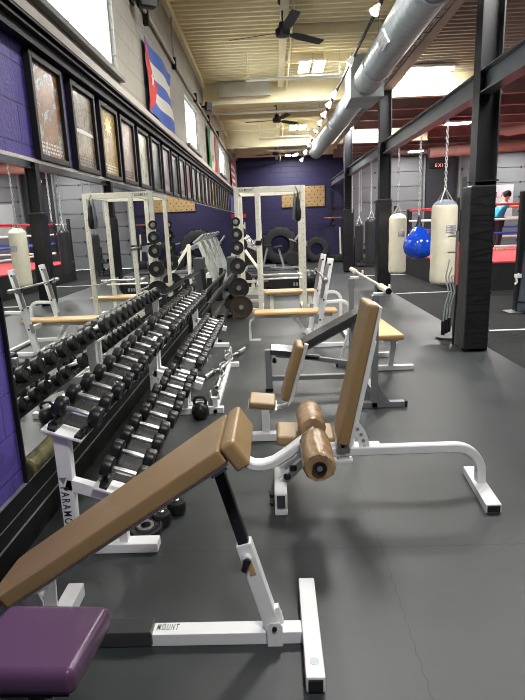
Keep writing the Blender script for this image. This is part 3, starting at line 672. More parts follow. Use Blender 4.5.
heavy_bag(2.40, 17.3, .42, 1.46, .125, M['greybag'], 'grey punching bag hanging farthest away near the purple wall', grp='dark punching bags beyond the middle column', mark=False)
t = thing('teardrop_bag', 'shiny blue teardrop water bag hanging between the cream bags', 'punching bag', (CX+.09, 9.25, .87))
mb = MB(); x, y = CX+.10, 9.25
prof = [(.02,0),(.10,.008),(.175,.045),(.228,.11),(.248,.19),(.238,.27),(.20,.35),(.15,.42),(.105,.475),(.065,.52),(.04,.56)]
mb.lathe(prof, (x, y, .87), (0,0,1), 32); obj('bladder', mb, M['bluebag'], t, True, 80)
mb = MB(); mb.lathe([(.065,.50),(.045,.57),(.03,.62),(.012,.66)], (x, y, .87), (0,0,1), 16); obj('neck_cap', mb, M['blackm'], t)
for k in range(4):
    a = k*math.pi/2+.4; mb = MB(); mb.tube([(x+.10*math.cos(a), y+.10*math.sin(a), 1.32), (x+.03*math.cos(a), y+.03*math.sin(a), 1.46), (x, y, 1.58)], .012, 6); obj('strap', mb, M['blackm'], t)
chain([(x, y, 1.55), (x, y, 2.80)], M['chainm'], t, .007)
for k, y in enumerate((12.3, 14.6, 16.2)):      # empty hanging chains
    t = thing('hanging_chain', 'empty bag chain hanging from the rail beam, %s past the middle column' % ordn[k], 'chain', (CX, y, 2.8), 'empty chains on the rail beam'); chain([(CX, y, 2.80), (CX, y, 1.75)], M['chainm'], t, .007)
# body-opponent style long black bag on floor stand seen by the far column
# ================================================================== BOXING RING
RX0, RX1, RY0, RY1, RZ = 3.75, 9.9, 11.4, 17.4, .60
t = thing('boxing_ring', 'raised boxing ring with a red canvas, black apron and red, white and blue ropes', 'boxing ring', (RX0, RY0, 0))
mb = MB(); mb.box(RX0, RX1, RY0, RY1, 0, RZ-.04); obj('apron', mb, M['apron'], t, False)
mb = MB(); mb.box(RX0-.01, RX1+.01, RY0-.01, RY1+.01, RZ-.04, RZ, .01); obj('canvas', mb, M['redcanvas'], t)
io = .38
cor = [(RX0+io, RY0+io), (RX1-io, RY0+io), (RX1-io, RY1-io), (RX0+io, RY1-io)]
for k, (x, y) in enumerate([(RX0+.05, RY0+.05), (RX1-.05, RY0+.05), (RX1-.05, RY1-.05), (RX0+.05, RY1-.05)]):
    mb = MB(); mb.tube([(x, y, 0), (x, y, 1.90)], .055, 14); obj('post', mb, M['blackm'], t)
for z, mt in ((1.74, 'rope_red'), (1.44, 'rope_white'), (1.16, 'rope_blue'), (.88, 'rope_white')):
    mb = MB(); mb.tube([(x, y, z) for x, y in cor], .024, 8, True); r = obj('rope', mb, M[mt], t)
    for (x, y), (px, py) in zip(cor, [(RX0+.05, RY0+.05), (RX1-.05, RY0+.05), (RX1-.05, RY1-.05), (RX0+.05, RY1-.05)]):
        mb = MB(); mb.tube([(x, y, z), (px, py, z)], .018, 8); obj('rope_end', mb, M['steel'], r)
for (x, y), mt in zip(cor, ('padwrap', 'rope_white', 'rope_blue', 'padwrap')):
    d = V(x-(RX0+RX1)/2, y-(RY0+RY1)/2, 0).normalized(); s = V(-d.y, d.x, 0)
    mb = MB(); mb.obox(V(x, y, 1.3)-d*.02, d, s, (0,0,1), .08, .22, .98, .03); obj('corner_pad', mb, M[mt], t)
mb = MB()
for k in range(3):
    y = RY0+1.3+k*1.5
    mb.tube([(RX0+io, y, .88), (RX0+io, y, 1.74)], .009, 6)
    mb.tube([(RX0+1.5+k*1.6, RY0+io, .88), (RX0+1.5+k*1.6, RY0+io, 1.74)], .009, 6)
obj('rope_spacer', mb, M['blackm'], t)
# ------------------------------------------------------------------ person in the ring
def skin_body(name, verts, edges, radii, mt, parent, sub=2, root=0):
    me = bpy.data.meshes.new(name); me.from_pydata([tuple(v) for v in verts], edges, []); o = bpy.data.objects.new(name, me); COL.objects.link(o)
    o.modifiers.new('skin', 'SKIN').use_smooth_shade = True
    sk = me.skin_vertices[0].data if me.skin_vertices else None
    if sk is None:
        bm = bmesh.new(); bm.from_mesh(me); bm.verts.layers.skin.verify(); bm.to_mesh(me); bm.free(); sk = me.skin_vertices[0].data
    for i, r in enumerate(radii): sk[i].radius = (r, r) if not isinstance(r, tuple) else r
    sk[root].use_root = True
    sb = o.modifiers.new('sub', 'SUBSURF'); sb.levels = sub; sb.render_levels = sub
    me.materials.append(mt)
    dg = bpy.context.evaluated_depsgraph_get(); dg.update()
    m2 = bpy.data.meshes.new_from_object(o.evaluated_get(dg)); bpy.data.objects.remove(o)
    m2.transform(Matrix.Translation(-world_of(parent))); n = bpy.data.objects.new(name, m2); COL.objects.link(n); n.parent = parent
    if not m2.materials: m2.materials.append(mt)
    m2.polygons.foreach_set('use_smooth', [True]*len(m2.polygons)); return n
bx, by, bz = 6.05, 15.15, RZ
t = thing('person', 'person in a blue shirt and black trousers stretching an arm out in the ring', 'person', (bx, by, bz))
P_ = lambda a, b, c: (bx+a*1.15, by+b, bz+c*.86)
vs = [P_(0,0,.92), P_(.03,0,1.12), P_(.10,0,1.34), P_(.14,-.02,1.46), P_(.16,-.05,1.56),                 # pelvis..neck 0-4
      P_(.18,-.06,1.64), P_(.19,-.06,1.72),                                                             # head 5,6
      P_(.12,-.20,1.38), P_(.26,-.34,1.28), P_(.46,-.36,1.36), P_(.52,-.36,1.38),                       # near arm 7-10
      P_(.10,.20,1.38), P_(.26,.22,1.30), P_(.46,.16,1.40), P_(.52,.15,1.42),                           # far arm 11-14
      P_(-.01,-.10,.86), P_(.02,-.13,.48), P_(-.02,-.14,.08), P_(.14,-.15,.035),                        # leg 15-18
      P_(-.01,.10,.86), P_(.05,.13,.48), P_(.02,.14,.08), P_(.18,.15,.035)]                             # leg 19-22
ed = [(0,1),(1,2),(2,3),(3,4),(4,5),(5,6),(2,7),(7,8),(8,9),(9,10),(2,11),(11,12),(12,13),(13,14),(0,15),(15,16),(16,17),(17,18),(0,19),(19,20),(20,21),(21,22)]
rd = [.13,.12,.14,.06,.055,.095,.08,.055,.045,.033,.03,.055,.045,.033,.03,.09,.062,.042,.035,.09,.062,.042,.035]
skin_body('body', vs, ed, rd, M['skin'], t)
skin_body('shirt', [vs[i] for i in (0,1,2,7,11)]+[P_(.20,-.28,1.33), P_(.20,.215,1.335), P_(.0,0,.98)], [(7,1),(1,2),(2,3),(2,4),(3,5),(4,6)], [.14,.145,.165,.075,.075,.062,.062,.145], M['blue_shirt'], t, 2, 1)
skin_body('trousers', [vs[0], vs[15], vs[16], vs[17], vs[19], vs[20], vs[21]], [(0,1),(1,2),(2,3),(0,4),(4,5),(5,6)], [.145,.105,.08,.065,.105,.08,.065], M['black_cloth'], t)
mb = MB(); mb.lathe([(.03,.105),(.075,.085),(.10,.04),(.103,0),(.09,-.05)], P_(.175,-.05,1.675), (-.15,0,1), 16); obj('hair', mb, M['black_cloth'], t)
for s in (-1, 1):
    mb = MB(); mb.box(bx-.04+.04*(s>0), bx+.22+.04*(s>0), by+s*.145-.045, by+s*.145+.045, bz+.002, bz+.07, .02); obj('shoe', mb, M['canvasbag'], t)
for s in (-1, 1):       # hands with fingers
    hx, hy, hz = (bx+.60, by-.36, bz+1.19) if s < 0 else (bx+.60, by+.15, bz+1.225)
    mb = MB(); mb.obox((hx+.035, hy, hz), (1,0,.1), (0,1,0), (0,0,1), .09, .075, .03, .01)
    for k, L in enumerate((.06, .075, .07, .055)): mb.tube([(hx+.07, hy-.03+.02*k, hz+.004), (hx+.07+L*.6, hy-.03+.02*k, hz+.01), (hx+.07+L, hy-.03+.02*k, hz-.008)], .008, 6)
    mb.tube([(hx+.01, hy-.035, hz), (hx+.04, hy-.062, hz-.005), (hx+.065, hy-.07, hz-.01)], .010, 6); obj('hand', mb, M['skin'], t)
# black post, clip and mats at the turf's far side
t = thing('padded_post', 'slim black padded post standing on the turf beside the ring, at the picture edge', 'post', (3.72, 8.75, 0))
mb = MB(); mb.box(3.83, 3.95, 8.69, 8.81, .02, 1.88, .02); obj('post_pad', mb, M['padwrap'], t)
mb = MB(); mb.box(3.70, 4.02, 8.6, 8.9, 0, .02, .004); obj('base_plate', mb, M['steel'], t)
mb = MB(); mb.tube([(3.84, 8.66, .62), (3.79, 8.64, .58), (3.81, 8.64, .50), (3.78, 8.64, .46)], .018, 8); mb.box(3.78, 3.88, 8.64, 8.69, .56, .62, .006); obj('clip', mb, M['paper'], t)
t = thing('floor_bag', 'large blue-grey standing bag behind the padded post at the picture edge', 'punching bag', (4.02, 8.6, 0))
mb = MB(); mb.lathe([(.22,0),(.27,.03),(.28,.10),(.26,.30),(.24,.8),(.22,1.1),(.17,1.24),(.08,1.30)], (4.13, 8.75, 0), (0,0,1), 28); obj('bag_body', mb, M['crash'], t, True, 60)
mb = MB(); mb.ring((4.13, 8.75, .18), (0,0,1), .272, .285, .03); mb.ring((4.13, 8.75, 1.0), (0,0,1), .228, .24, .03); obj('band', mb, M['blackm'], t)
# attachment stand by the nearest column
t = thing('attachment_stand', 'metal stand with hanging cables and black grips beside the nearest padded column', 'stand', (2.14, 6.95, 0))
mb = MB(); mb.lathe([(.15,0),(.155,.012),(.17,.03),(.03,.035)], (2.25, 7.0, 0), (0,0,1), 30); obj('base_disc', mb, M['sill'], t)
mb = MB(); mb.tube([(2.31, 7.0, .02), (2.31, 7.0, 1.36)], .018, 12); obj('pole', mb, M['sill'], t)
mb = MB(); mb.bar((2.20, 7.0, 1.30), (2.33, 7.0, 1.30), .02, .02); mb.bar((2.2, 7.0, 1.10), (2.33, 7.0, 1.10), .02, .02); obj('hook_arm', mb, M['steel'], t)
for k in range(3):
    x = 2.17+.045*k; y = 6.92+.03*k
    mb = MB(); mb.tube([(x+.03, y, 1.02-.1*k), (x-.01, y, .8), (x+.035, y, .60), (x-.01, y, .42), (x-.02, y, .24)], .009, 8); c = obj('cable', mb, M['duct'], t)
    mb = MB(); mb.lathe([(.024,0),(.026,.01),(.026,.17),(.024,.18)], (x-.02, y, .06+.015*k), (0,0,1), 12); obj('grip', mb, M['rubber'], c)
t = thing('wooden_staff', 'black stick with a red sleeve leaning against the nearest padded column', 'stick', (2.10, 6.60, 0))
mb = MB(); mb.tube([(2.19, 6.62, 0), (2.19, 6.56, .75)], .018, 10); obj('lower_shaft', mb, M['rubber'], t)
mb = MB(); mb.tube([(2.19, 6.56, .75), (2.185, 6.53, 1.25)], .022, 10); obj('red_sleeve', mb, mat('red_tape', (.5,.08,.07), .6), t)
mb = MB(); mb.tube([(2.185, 6.53, 1.25), (2.18, 6.50, 1.62)], .016, 10); obj('upper_shaft', mb, M['rubber'], t)
t = thing('stretch_post', 'tall grey tube standing behind the nearest padded column', 'post', (2.22, 6.75, 0)); mb = MB(); mb.box(2.19, 2.25, 6.56, 6.60, 0, 1.98, .006); obj('tube_post', mb, M['sill'], t)
# ================================================================== DUMBBELL RACKS
TL = math.radians(-19); tv = V(math.cos(TL), 0, math.sin(TL)); tn = V(-math.sin(TL), 0, math.cos(TL))
U0 = V(-.968, 0, .70); L0 = V(-.758, 0, .402)      # dumbbell axis lines of the two tiers
def rack(y0, y1, mt, railm, label, letters=False, tiers=((U0, 1), (L0, 1))):
    t = thing('dumbbell_rack', label, 'rack', (-.95, (y0+y1)/2, 0), 'dumbbell racks along the mirror')
    for i, y in enumerate((y0, y1)):
        f = MB(); f.box(-1.12, -.61, y-.04, y+.04, 0, .05, .006); obj('foot', f, mt, t)
        u = MB(); u.hexa([(-1.062,y-.025,.05),(-1.0,y-.025,.05),(-1.0,y+.025,.05),(-1.062,y+.025,.05),(-1.062,y-.025,.65),(-.985,y-.025,.62),(-.985,y+.025,.62),(-1.062,y+.025,.65)], .006); up = obj('upright', u, mt, t)
        a = MB(); a.bar(V(-1.03, y, .37)+tv*0, V(-1.03, y, .37)+tv*.42, .05, .06, (0,1,0), .005); obj('tier_arm', a, mt, t)
        p = MB(); p.box(-.80, -.755, y-.02, y+.02, .05, .27, .004); obj('brace_post', p, mt, t)
        if i == 0 and letters:
            b = MB(); b.prism([(-1.056, y-.0265, .405), (-1.018, y-.0265, .405), (-1.037, y-.0265, .37)], (0, .001, 0)); obj('triangle_mark', b, M['silver'], up, False)
            lettering('PARAMOUNT', .055, (-1.052, y-.0265, .355), (.0,0,-1), (1,0,.0), M['ink'], up, .30, name='lettering')
    for c, _ in tiers:
        base = c - tn*.068
        for s in (-1, 1):
            r = MB(); q = base+tv*(.062*s); r.bar((q.x, y0-.05, q.z), (q.x, y1+.05, q.z), .035, .012, tv)
            q2 = q+tn*.014+tv*(.018*s); r.bar((q2.x, y0-.05, q2.z), (q2.x, y1+.05, q2.z), .006, .035, tv); obj('rail', r, railm, t)
        r = MB(); q = base-tn*.004; r.bar((q.x, y0+.06, q.z), (q.x, y1-.02, q.z), .15, .004, tv); obj('gap_darkening_sheet', r, railm, t)  # black sheet added under the tier to darken the gaps between dumbbells
        for y in (y0, y1):
            r = MB(); q = base-tn*.012; r.bar(V(q.x, y, q.z)-tv*.11, V(q.x, y, q.z)+tv*.085, .12, .012, (0,1,0), .003); obj('tray_end', r, mt, t)
            for s in (-1, 1):
                r = MB(); q3 = V(q.x, y+.02, q.z)+tn*.024+tv*(.072*s); r.obox(q3, tv, (0,1,0), tn, .035, .05, .03, .008); obj('end_stop', r, M['rubber'], t)
    return t
rack(2.40, 4.38, M['white'], M['blackm'], 'white two-tier dumbbell rack nearest the photographer, lettered on its upright', True)
rack(4.50, 6.92, M['white'], M['blackm'], 'white two-tier dumbbell rack farther along, before the black empty rack')
# saddle strips
def dumbbell(hr, hl, grip):
    t = thing('dumbbell', '', 'dumbbell', (0, 0, 0)); e = hl
    h = MB(); g = grip/2; h.lathe([(.013,-g-.01),(.013,-g),(.0155,-g*.6),(.0165,0),(.0155,g*.6),(.013,g),(.013,g+.01)], (0,0,0), (1,0,0), 14); obj('handle', h, M['chrome'], t)
    for s in (-1, 1):
        h = MB(); h.lathe([(hr*.35,0),(hr*.8,.004),(hr*.97,.012),(hr,.022),(hr,e-.012),(hr*.94,e-.003),(hr*.62,e),(hr*.55,e-.004),(.001,e-.004)], (s*g,0,0), (s,0,0), 20); hd = obj('head', h, M['rubber'], t, True, 40)
    return t
BIG = dumbbell(.053, .058, .112); MED = dumbbell(.056, .060, .112); SML = dumbbell(.066, .070, .115)
protos = {0: BIG, 1: MED, 2: SML}
usedp = set()
def place(pk, c, y, label, group):
    p = protos[pk]; pos = V(c.x, y, c.z)+tv*random.uniform(-.008, .008)
    if pk not in usedp: usedp.add(pk); r = p; r.location = pos; r['label'] = label; r['group'] = group
    else: r = dup(p, pos-p.location, label, group)
    r.rotation_euler = (random.uniform(0, 3), -TL, random.uniform(-.035, .035)); return r
UY = [2.475+.203*k for k in range(10)] + [4.62+.20*k for k in range(12)]
LY = [2.40+.20*k for k in range(10)] + [4.58+.185*k for k in range(12)]
for k, y in enumerate(UY):
    place(0 if k < 4 else (1 if k < 10 else 2), U0+V(-.002*(y-2.4), 0, .004*(y-2.4)), y, 'black dumbbell with chrome handle, %s from the near end of the upper tier' % ordn[k], 'dumbbells on the upper tier')
for k, y in enumerate(LY):
    place(1 if k < 10 else 2, L0, y+.03, 'black dumbbell with chrome handle, %s from the near end of the lower tier' % ordn[k], 'dumbbells on the lower tier')
# black empty rack further along
t = thing('dumbbell_rack', 'empty black multi-tier rack continuing behind the dumbbells toward the plates', 'rack', (-.95, 9, 0), 'dumbbell racks along the mirror')
for y in (7.15, 9.2, 11.35):
    mb = MB(); mb.box(-1.22, -.72, y-.035, y+.035, 0, .05, .005); obj('foot', mb, M['blackm'], t)
    mb = MB(); mb.bar((-1.13, y, .05), (-1.08, y, .68), .06, .08, (0,1,0)); obj('upright', mb, M['blackm'], t)
for z in (.60, .40, .22):
    for dx in (-1.0, -.86):
        mb = MB(); x = dx+(.6-z)*.25; mb.bar((x, 7.05, z-(dx+1)*.35), (x, 11.4, z-(dx+1)*.35), .05, .012, tv); mb.bar((x+.025, 7.05, z-(dx+1)*.35+.012), (x+.025, 11.4, z-(dx+1)*.35+.012), .005, .05, tv); obj('rail', mb, M['blackm'], t)
# foam log, things on the floor by the rack
t = thing('foam_roller', 'straw-coloured foam roller lying lengthwise on the floor under the dumbbell rack', 'roller', (-1.22, 2.7, .0))
mb = MB(); mb.lathe([(.05,0),(.068,.01),(.07,.03),(.067,.25),(.07,.50),(.068,.54),(.05,.55)], (-.94, 3.18, .072), (.0,1,.0), 20); obj('foam', mb, M['log'], t)
def plate(c, ax, R, mt, label, grp=None, th=.035, holes=0):
    axn = Vector(ax).normalized(); t = thing('weight_plate', label, 'weight plate', tuple(c), grp)
    mb = MB(); mb.lathe([(.026,-th*.5),(.05,-th*.55),(.055,-th*.35),(R*.62,-th*.25),(R*.80,-th*.3),(R*.86,-th*.5),(R*.98,-th*.5),(R,-th*.35),(R,th*.35),(R*.98,th*.5),(R*.86,th*.5),(R*.80,th*.3),(R*.62,th*.25),(.055,th*.35),(.05,th*.55),(.026,th*.5),(.026,-th*.5)], c, ax, 36, False); d = obj('disc', mb, mt, t, True, 30)
    mb = MB(); mb.ring(c, ax, .026, .042, th*1.15, 20); obj('hub_ring', mb, M['steel'], t)
    if holes:
        g = V(0,0,1) if abs(axn.z) < .9 else V(1,0,0); u = (g-axn*g.dot(axn)).normalized(); v = axn.cross(u)
        for k in range(3):
            mb = MB(); pts = []
            for q in range(7):
                a = k*2.094+.3+(-.36+.12*q); pts.append(V(*c)+(u*math.cos(a)+v*math.sin(a))*R*.60)
            mb.sweep(pts, [(-.018*R/.13,-th*.4),(.018*R/.13,-th*.4),(.018*R/.13,th*.4),(-.018*R/.13,th*.4)], False, axn.cross(pts[1]-pts[0]))
            obj('grip_slot', mb, M['holes'], t)
    return t
plate((-.705, 2.535, .035), (.04,-.15,1), .085, M['iron'], 'three-grip black plate leaning on the foot of the nearest dumbbell rack', None, .03, 1)
mb = MB(); mb.box(-.74, -.62, 2.30, 2.36, 0, .01); mb.bm.free()
for k, (x, y, l) in enumerate(((-.64, 2.62, 'flat black round weight on the floor just past the three-grip plate'), (-.58, 2.74, 'rounded black weight on the floor, farther of the pair by the three-grip plate'))):
    t = thing('round_weight', l, 'weight', (x, y, 0), 'round weights on the floor by the rack')
    mb = MB(); mb.lathe([(.03,0),(.045,.004),(.053,.02),(.053,.055),(.045,.068),(.02,.072)], (x, y, 0), (0,0,1), 26); obj('disc', mb, M['rubber'], t)
    mb = MB(); mb.lathe([(.014,.068),(.015,.08),(.010,.083),(.002,.083)], (x, y, 0), (0,0,1), 14); obj('cap', mb, M['chrome'], t)
t = thing('kettlebell', 'black kettlebell-like round weight on the floor beside the lower tier', 'weight', (-.64, 4.25, 0))
mb = MB(); mb.lathe([(.04,0),(.065,.02),(.075,.065),(.063,.105),(.035,.13),(.02,.135)], (-.64, 4.25, 0), (0,0,1), 22); obj('ball', mb, M['rubber'], t)
mb = MB(); mb.tube([(-.68,4.25,.10),(-.69,4.25,.15),(-.67,4.25,.18),(-.61,4.25,.18),(-.59,4.25,.15),(-.60,4.25,.10)], .013, 8); obj('handle', mb, M['rubber'], t)
t = thing('bar_stand', 'white low bar stand on the floor beside the dumbbell rack', 'stand', (-.58, 4.7, 0))
mb = MB(); mb.box(-.60, -.46, 4.35, 4.41, 0, .05, .004); mb.box(-.55, -.51, 4.35, 5.9, 0, .04, .004); mb.box(-.60, -.42, 5.85, 5.92, 0, .05, .004); obj('base', mb, M['white'], t)
for y in (4.38, 5.88):
    mb = MB(); mb.bar((-.53, y, .05), (-.53, y, .13), .03, .04, (0,1,0)); mb.box(-.57, -.56, y-.02, y+.02, .12, .19); mb.box(-.50, -.49, y-.02, y+.02, .12, .19); mb.box(-.57, -.49, y-.02, y+.02, .12, .135); obj('cradle', mb, M['white'], t)
def ez_bar(p, q, label, amp=.03, mt='chrome'):
    p = V(*p); q = V(*q); d = (q-p); u = d.normalized(); s = u.cross(V(0,0,1)).normalized()
    t = thing('curl_bar', label, 'barbell', tuple(p), 'curl bars beside the dumbbell rack')
    pts = []
    for k in range(41):
        f = k/40; w = 0 if (f < .2 or f > .8) else math.sin((f-.2)/.6*4*math.pi)*amp; pts.append(p+d*f+s*w)
    mb = MB(); mb.tube(pts, .014, 10); obj('shaft', mb, M[mt], t)
    for f0, f1 in ((0, .17), (.83, 1)):
        mb = MB(); mb.tube([p+d*f0, p+d*f1], .024, 12); obj('sleeve', mb, M[mt], t)
    for f in (.175, .825):
        mb = MB(); mb.lathe([(.034,-.01),(.034,.01)], p+d*f, u, 14); obj('collar', mb, M[mt], t)
ez_bar((-.74, 5.35, .034), (-.40, 6.62, .034), 'zigzag chrome curl bar on the floor, the one farther from the rack')
ez_bar((-.53, 4.55, .165), (-.53, 6.10, .165), 'zigzag chrome curl bar resting on the low white stand', .025)
# ================================================================== POWER RACK
GY = 9.25; HX = dict(A=-.575, B=-.235, D=.515); RH = 2.125; GD = 1.15
t = thing('power_rack', 'cream power rack with a plate holder on its mirror side', 'power rack', (0, GY, 0))
for x in (HX['A'], HX['B'], HX['D']):
    for y in (GY, GY+GD):
        mb = MB(); mb.box(x-.035, x+.035, y-.035, y+.035, 0, RH, .006); p = obj('post', mb, M['cream'], t)
        if x != HX['A']:
            mb = MB()
            for k in range(18): mb.lathe([(.0055,0),(.0055,.002)], (x, y-.036, .35+k*.09), (0,-1,0), 8)
            obj('pin_holes', mb, M['holes'], p)
for y in (GY, GY+GD):
    mb = MB(); mb.box(HX['A']-.03, HX['D']+.035, y-.03, y+.03, RH-.09, RH, .006); o = obj('top_beam', mb, M['cream'], t)
    if y == GY: lettering('PARAMOUNT', .062, (-.55, y-.031, RH-.068), (1,0,0), (0,0,1), M['ink'], o, .27, .25)
    else: lettering('PARAMOUNT', .062, (-.26, y+.031, RH-.068), (-1,0,0), (0,0,1), M['ink'], o, .21, .25)
for x in (HX['A'], HX['B'], HX['D']):
    mb = MB(); mb.box(x-.03, x+.03, GY, GY+GD, RH-.07, RH-.005, .005); obj('side_beam', mb, M['cream'], t)
    mb = MB(); mb.box(x-.03, x+.03, GY-.05, GY+GD+.05, 0, .06, .005); obj('base_beam', mb, M['cream'], t)
for y in (GY, GY+GD):
    mb = MB(); mb.box(HX['A'], HX['B'], y-.025, y+.025, .07, .13, .005); mb.box(HX['A'], HX['B'], y-.02, y+.02, .45, .50, .005); obj('lower_beam', mb, M['cream'], t)
mb = MB(); mb.box(HX['A'], HX['D'], GY+GD-.025, GY+GD+.025, .25, .31, .005); obj('rear_beam', mb, M['cream'], t)
for z in (.52, .62):
    x = HX['B'] if z == .52 else HX['D']
    mb = MB(); mb.tube([(x-.06, GY-.10, z), (x-.06, GY+GD+.12, z)], .016, 10); obj('safety_bar', mb, M['chrome'], t)
for z, y in ((.66, GY+.4), (.55, GY+.75)):
    mb = MB(); mb.tube([(HX['B'], y, z), (HX['D'], y, z)], .014, 10); obj('cross_rod', mb, M['chrome'], t)
for x in (HX['B'],):
    for y in (GY, GY+GD):
        mb = MB(); mb.box(x-.05, x+.05, y-.06, y+.05, 1.19, 1.27, .01); mb.box(x-.11, x-.05, y-.03, y+.03, 1.19, 1.21, .004); mb.box(x-.12, x-.105, y-.03, y+.03, 1.19, 1.28, .004); obj('bar_hook', mb, M['rubber'], t)
for z, n in ((1.585, 1), (1.38, 1), (1.165, 1), (.865, 1), (.50, 1)):
    mb = MB(); mb.tube([(HX['A']-.02, GY-.03, z), (HX['A']-.02, GY-.16, z)], .018, 10); obj('plate_peg', mb, M['chrome'], t)
    mb = MB(); mb.tube([(HX['A']-.02, GY+GD+.03, z), (HX['A']-.02, GY+GD+.16, z)], .018, 10); obj('plate_peg', mb, M['chrome'], t)
for z, R, l, mt in ((1.585, .075, 'smallest black plate, topmost on the power rack peg', 'iron'), (1.38, .105, 'black plate second from the top on the power rack', 'iron'), (1.165, .115, 'black plate third from the top on the power rack', 'iron'), (.865, .135, 'black plate fourth from the top on the power rack', 'iron'), (.50, .175, 'large black plate with ribs, lowest peg of the power rack', 'iron')):
    plate((HX['A']-.02, GY-.09, z), (.05,-1,0), R, M[mt], l, 'plates on the power rack pegs', .04)
    plate((HX['A']-.02, GY+GD+.09, z), (.05,1,0), R*1.05, M[mt], l.replace('power rack', 'far side of the power rack'), 'plates on the far pegs of the power rack', .04)
plate((-.70, GY-.02, .24), (.25,-1,.1), .16, M['iron'], 'black plate leaning behind the brown plate beside the power rack', None, .035, 1)
plate((-.56, GY-.22, .196), (.0,-1,.10), .195, M['rust'], 'large rust-brown plate standing on the floor against the power rack')
t = thing('barbell', 'steel barbell racked on the power rack hooks', 'barbell', (HX['B']-.08, GY+.5, 1.23))
mb = MB(); mb.tube([(HX['B']-.08, GY-.25, 1.225), (HX['B']-.08, GY+GD+.25, 1.225)], .014, 10); obj('shaft', mb, M['steel'], t)
for y, s in ((GY-.25, -1), (GY+GD+.25, 1)):
    mb = MB(); mb.lathe([(.036,0),(.036,.02),(.025,.02),(.025,.35),(.02,.355)], (HX['B']-.08, y, 1.225), (0,s,0), 14); obj('sleeve', mb, M['steel'], t)
t = thing('hanging_glove', 'grey and black boxing gloves hanging from the top of the power rack', 'gloves', (.42, GY+.05, 1.9))
for k, (x, mt) in enumerate(((.385, 'greybag'), (.43, 'rubber'))):
    mb = MB(); mb.lathe([(.012,.0),(.02,-.06),(.035,-.12),(.04,-.22),(.055,-.30),(.052,-.40),(.03,-.44),(.005,-.45)], (x, GY-.02-.03*k, RH-.12), (0,0,1), 14); obj('glove', mb, M[mt], t)
mb = MB(); mb.tube([(.37, GY-.02, RH-.12), (.40, GY-.03, RH-.02), (.44, GY-.05, RH-.12)], .006, 6); obj('lace', mb, M['blackm'], t)
# ================================================================== FLAT BENCHES + PRESS UPRIGHTS
def tube_arc(c, r, a0, a1, plane='xz', n=8):
    out = []
    for k in range(n+1):
        a = math.radians(a0+(a1-a0)*k/n)
        out.append((c[0]+r*math.cos(a), c[1], c[2]+r*math.sin(a)) if plane == 'xz' else (c[0], c[1]+r*math.cos(a), c[2]+r*math.sin(a)))
    return out
t = thing('press_bench', 'white bench press with a long golden flat pad and two slanted uprights', 'weight bench', (.2, 7.0, 0))
by0 = 7.2
mb = MB(); mb.box(-.28, .82, by0-.14, by0+.14, .36, .41, .018, 3); obj('pad', mb, M['gold'], t)
mb = MB(); mb.box(-.2, .76, by0-.03, by0+.03, .31, .36, .005); obj('spine', mb, M['white'], t)
mb = MB(); mb.rtube([(-.18, by0, .33), (-.27, by0, .32), (-.325, by0, .28), (-.34, by0, .22), (-.34, by0, .02)], .032, .032, (0,1,0)); mb.box(-.355, -.20, by0-.016, by0+.016, 0, .03, .004); obj('front_leg', mb, M['white'], t)
for y in (6.74, 7.66):
    mb = MB(); mb.bar((.50, y, .04), (.70, y, 1.10), .06, .075, (0,1,0), .006); u = obj('upright', mb, M['white'], t)
    mb = MB(); mb.bar((.505, y-.033, .30), (.525, y-.033, .42), .004, .05, (0,1,0)); mb.bar((.575, y-.033, .62), (.66, y-.033, 1.04), .004, .045, (0,1,0)); obj('wear_plate', mb, M['silver'], u)
    for z in (.35, .60, .82, 1.03):
        mb = MB(); mb.lathe([(.012,0),(.012,.004)], (.50+(z-.04)*.1887, y-.034, z), (0,-1,0), 10); obj('pin_hole', mb, M['holes'], u)
    mb = MB(); mb.bar((.66, y, .83), (.60, y, .82), .05, .02, (0,1,0)); mb.bar((.60, y, .82), (.59, y, .87), .05, .015, (0,1,0)); obj('bar_hook', mb, M['rubber'], u)
    mb = MB(); mb.box(.38, 1.02, y-.025, y+.025, 0, .05, .005); obj('foot', mb, M['white'], t)
    mb = MB(); mb.rtube([(.62, y, .56), (.78, y, .57)]+[(p[0], y, p[2]) for p in tube_arc((.82, y, .46), .11, 90, 0)]+[(.935, y, .03)], .042, .042, (0,1,0)); obj('rear_hoop', mb, M['white'], t)
mb = MB(); mb.box(.44, .50, 6.74, 7.66, .02, .07, .005); mb.box(.93, .98, 6.74, 7.66, .01, .05, .005); mb.box(.55, .60, 6.74, 7.66, .32, .37, .005); obj('cross_beam', mb, M['white'], t)
mb = MB(); mb.bar((.25, by0, .33), (.45, by0, .05), .04, .04, (0,1,0)); obj('brace', mb, M['white'], t)
t = thing('barbell', 'short steel bar resting on the slanted white press uprights', 'barbell', (.62, 7, .87))
mb = MB(); mb.tube([(.615, 6.55, .862), (.615, 7.85, .862)], .014, 10); obj('shaft', mb, M['steel'], t)
for y, s in ((6.6, -1), (7.8, 1)):
    mb = MB(); mb.lathe([(.036,0),(.036,.025),(.026,.025),(.026,.16),(.02,.165)], (.615, y, .862), (0,s,0), 14); obj('sleeve', mb, M['steel'], t)
t = thing('flat_bench', 'golden flat bench standing inside the power rack', 'weight bench', (.1, 9.85, 0))
mb = MB(); mb.hexa([(-.17,9.58,.31),(.76,9.66,.31),(.76,9.94,.31),(-.17,9.86,.31),(-.17,9.58,.36),(.76,9.66,.36),(.76,9.94,.36),(-.17,9.86,.36)], .018, 3); obj('pad', mb, M['gold'], t)
for x in (-.05, .64):
    mb = MB(); mb.box(x-.03, x+.03, 9.74, 9.80, .04, .31, .004); mb.box(x-.03, x+.03, 9.6, 10.08, 0, .05, .004); obj('leg', mb, M['cream'], t)
mb = MB(); mb.box(-.05, .62, 9.74, 9.78, .27, .31, .004); obj('spine', mb, M['cream'], t)
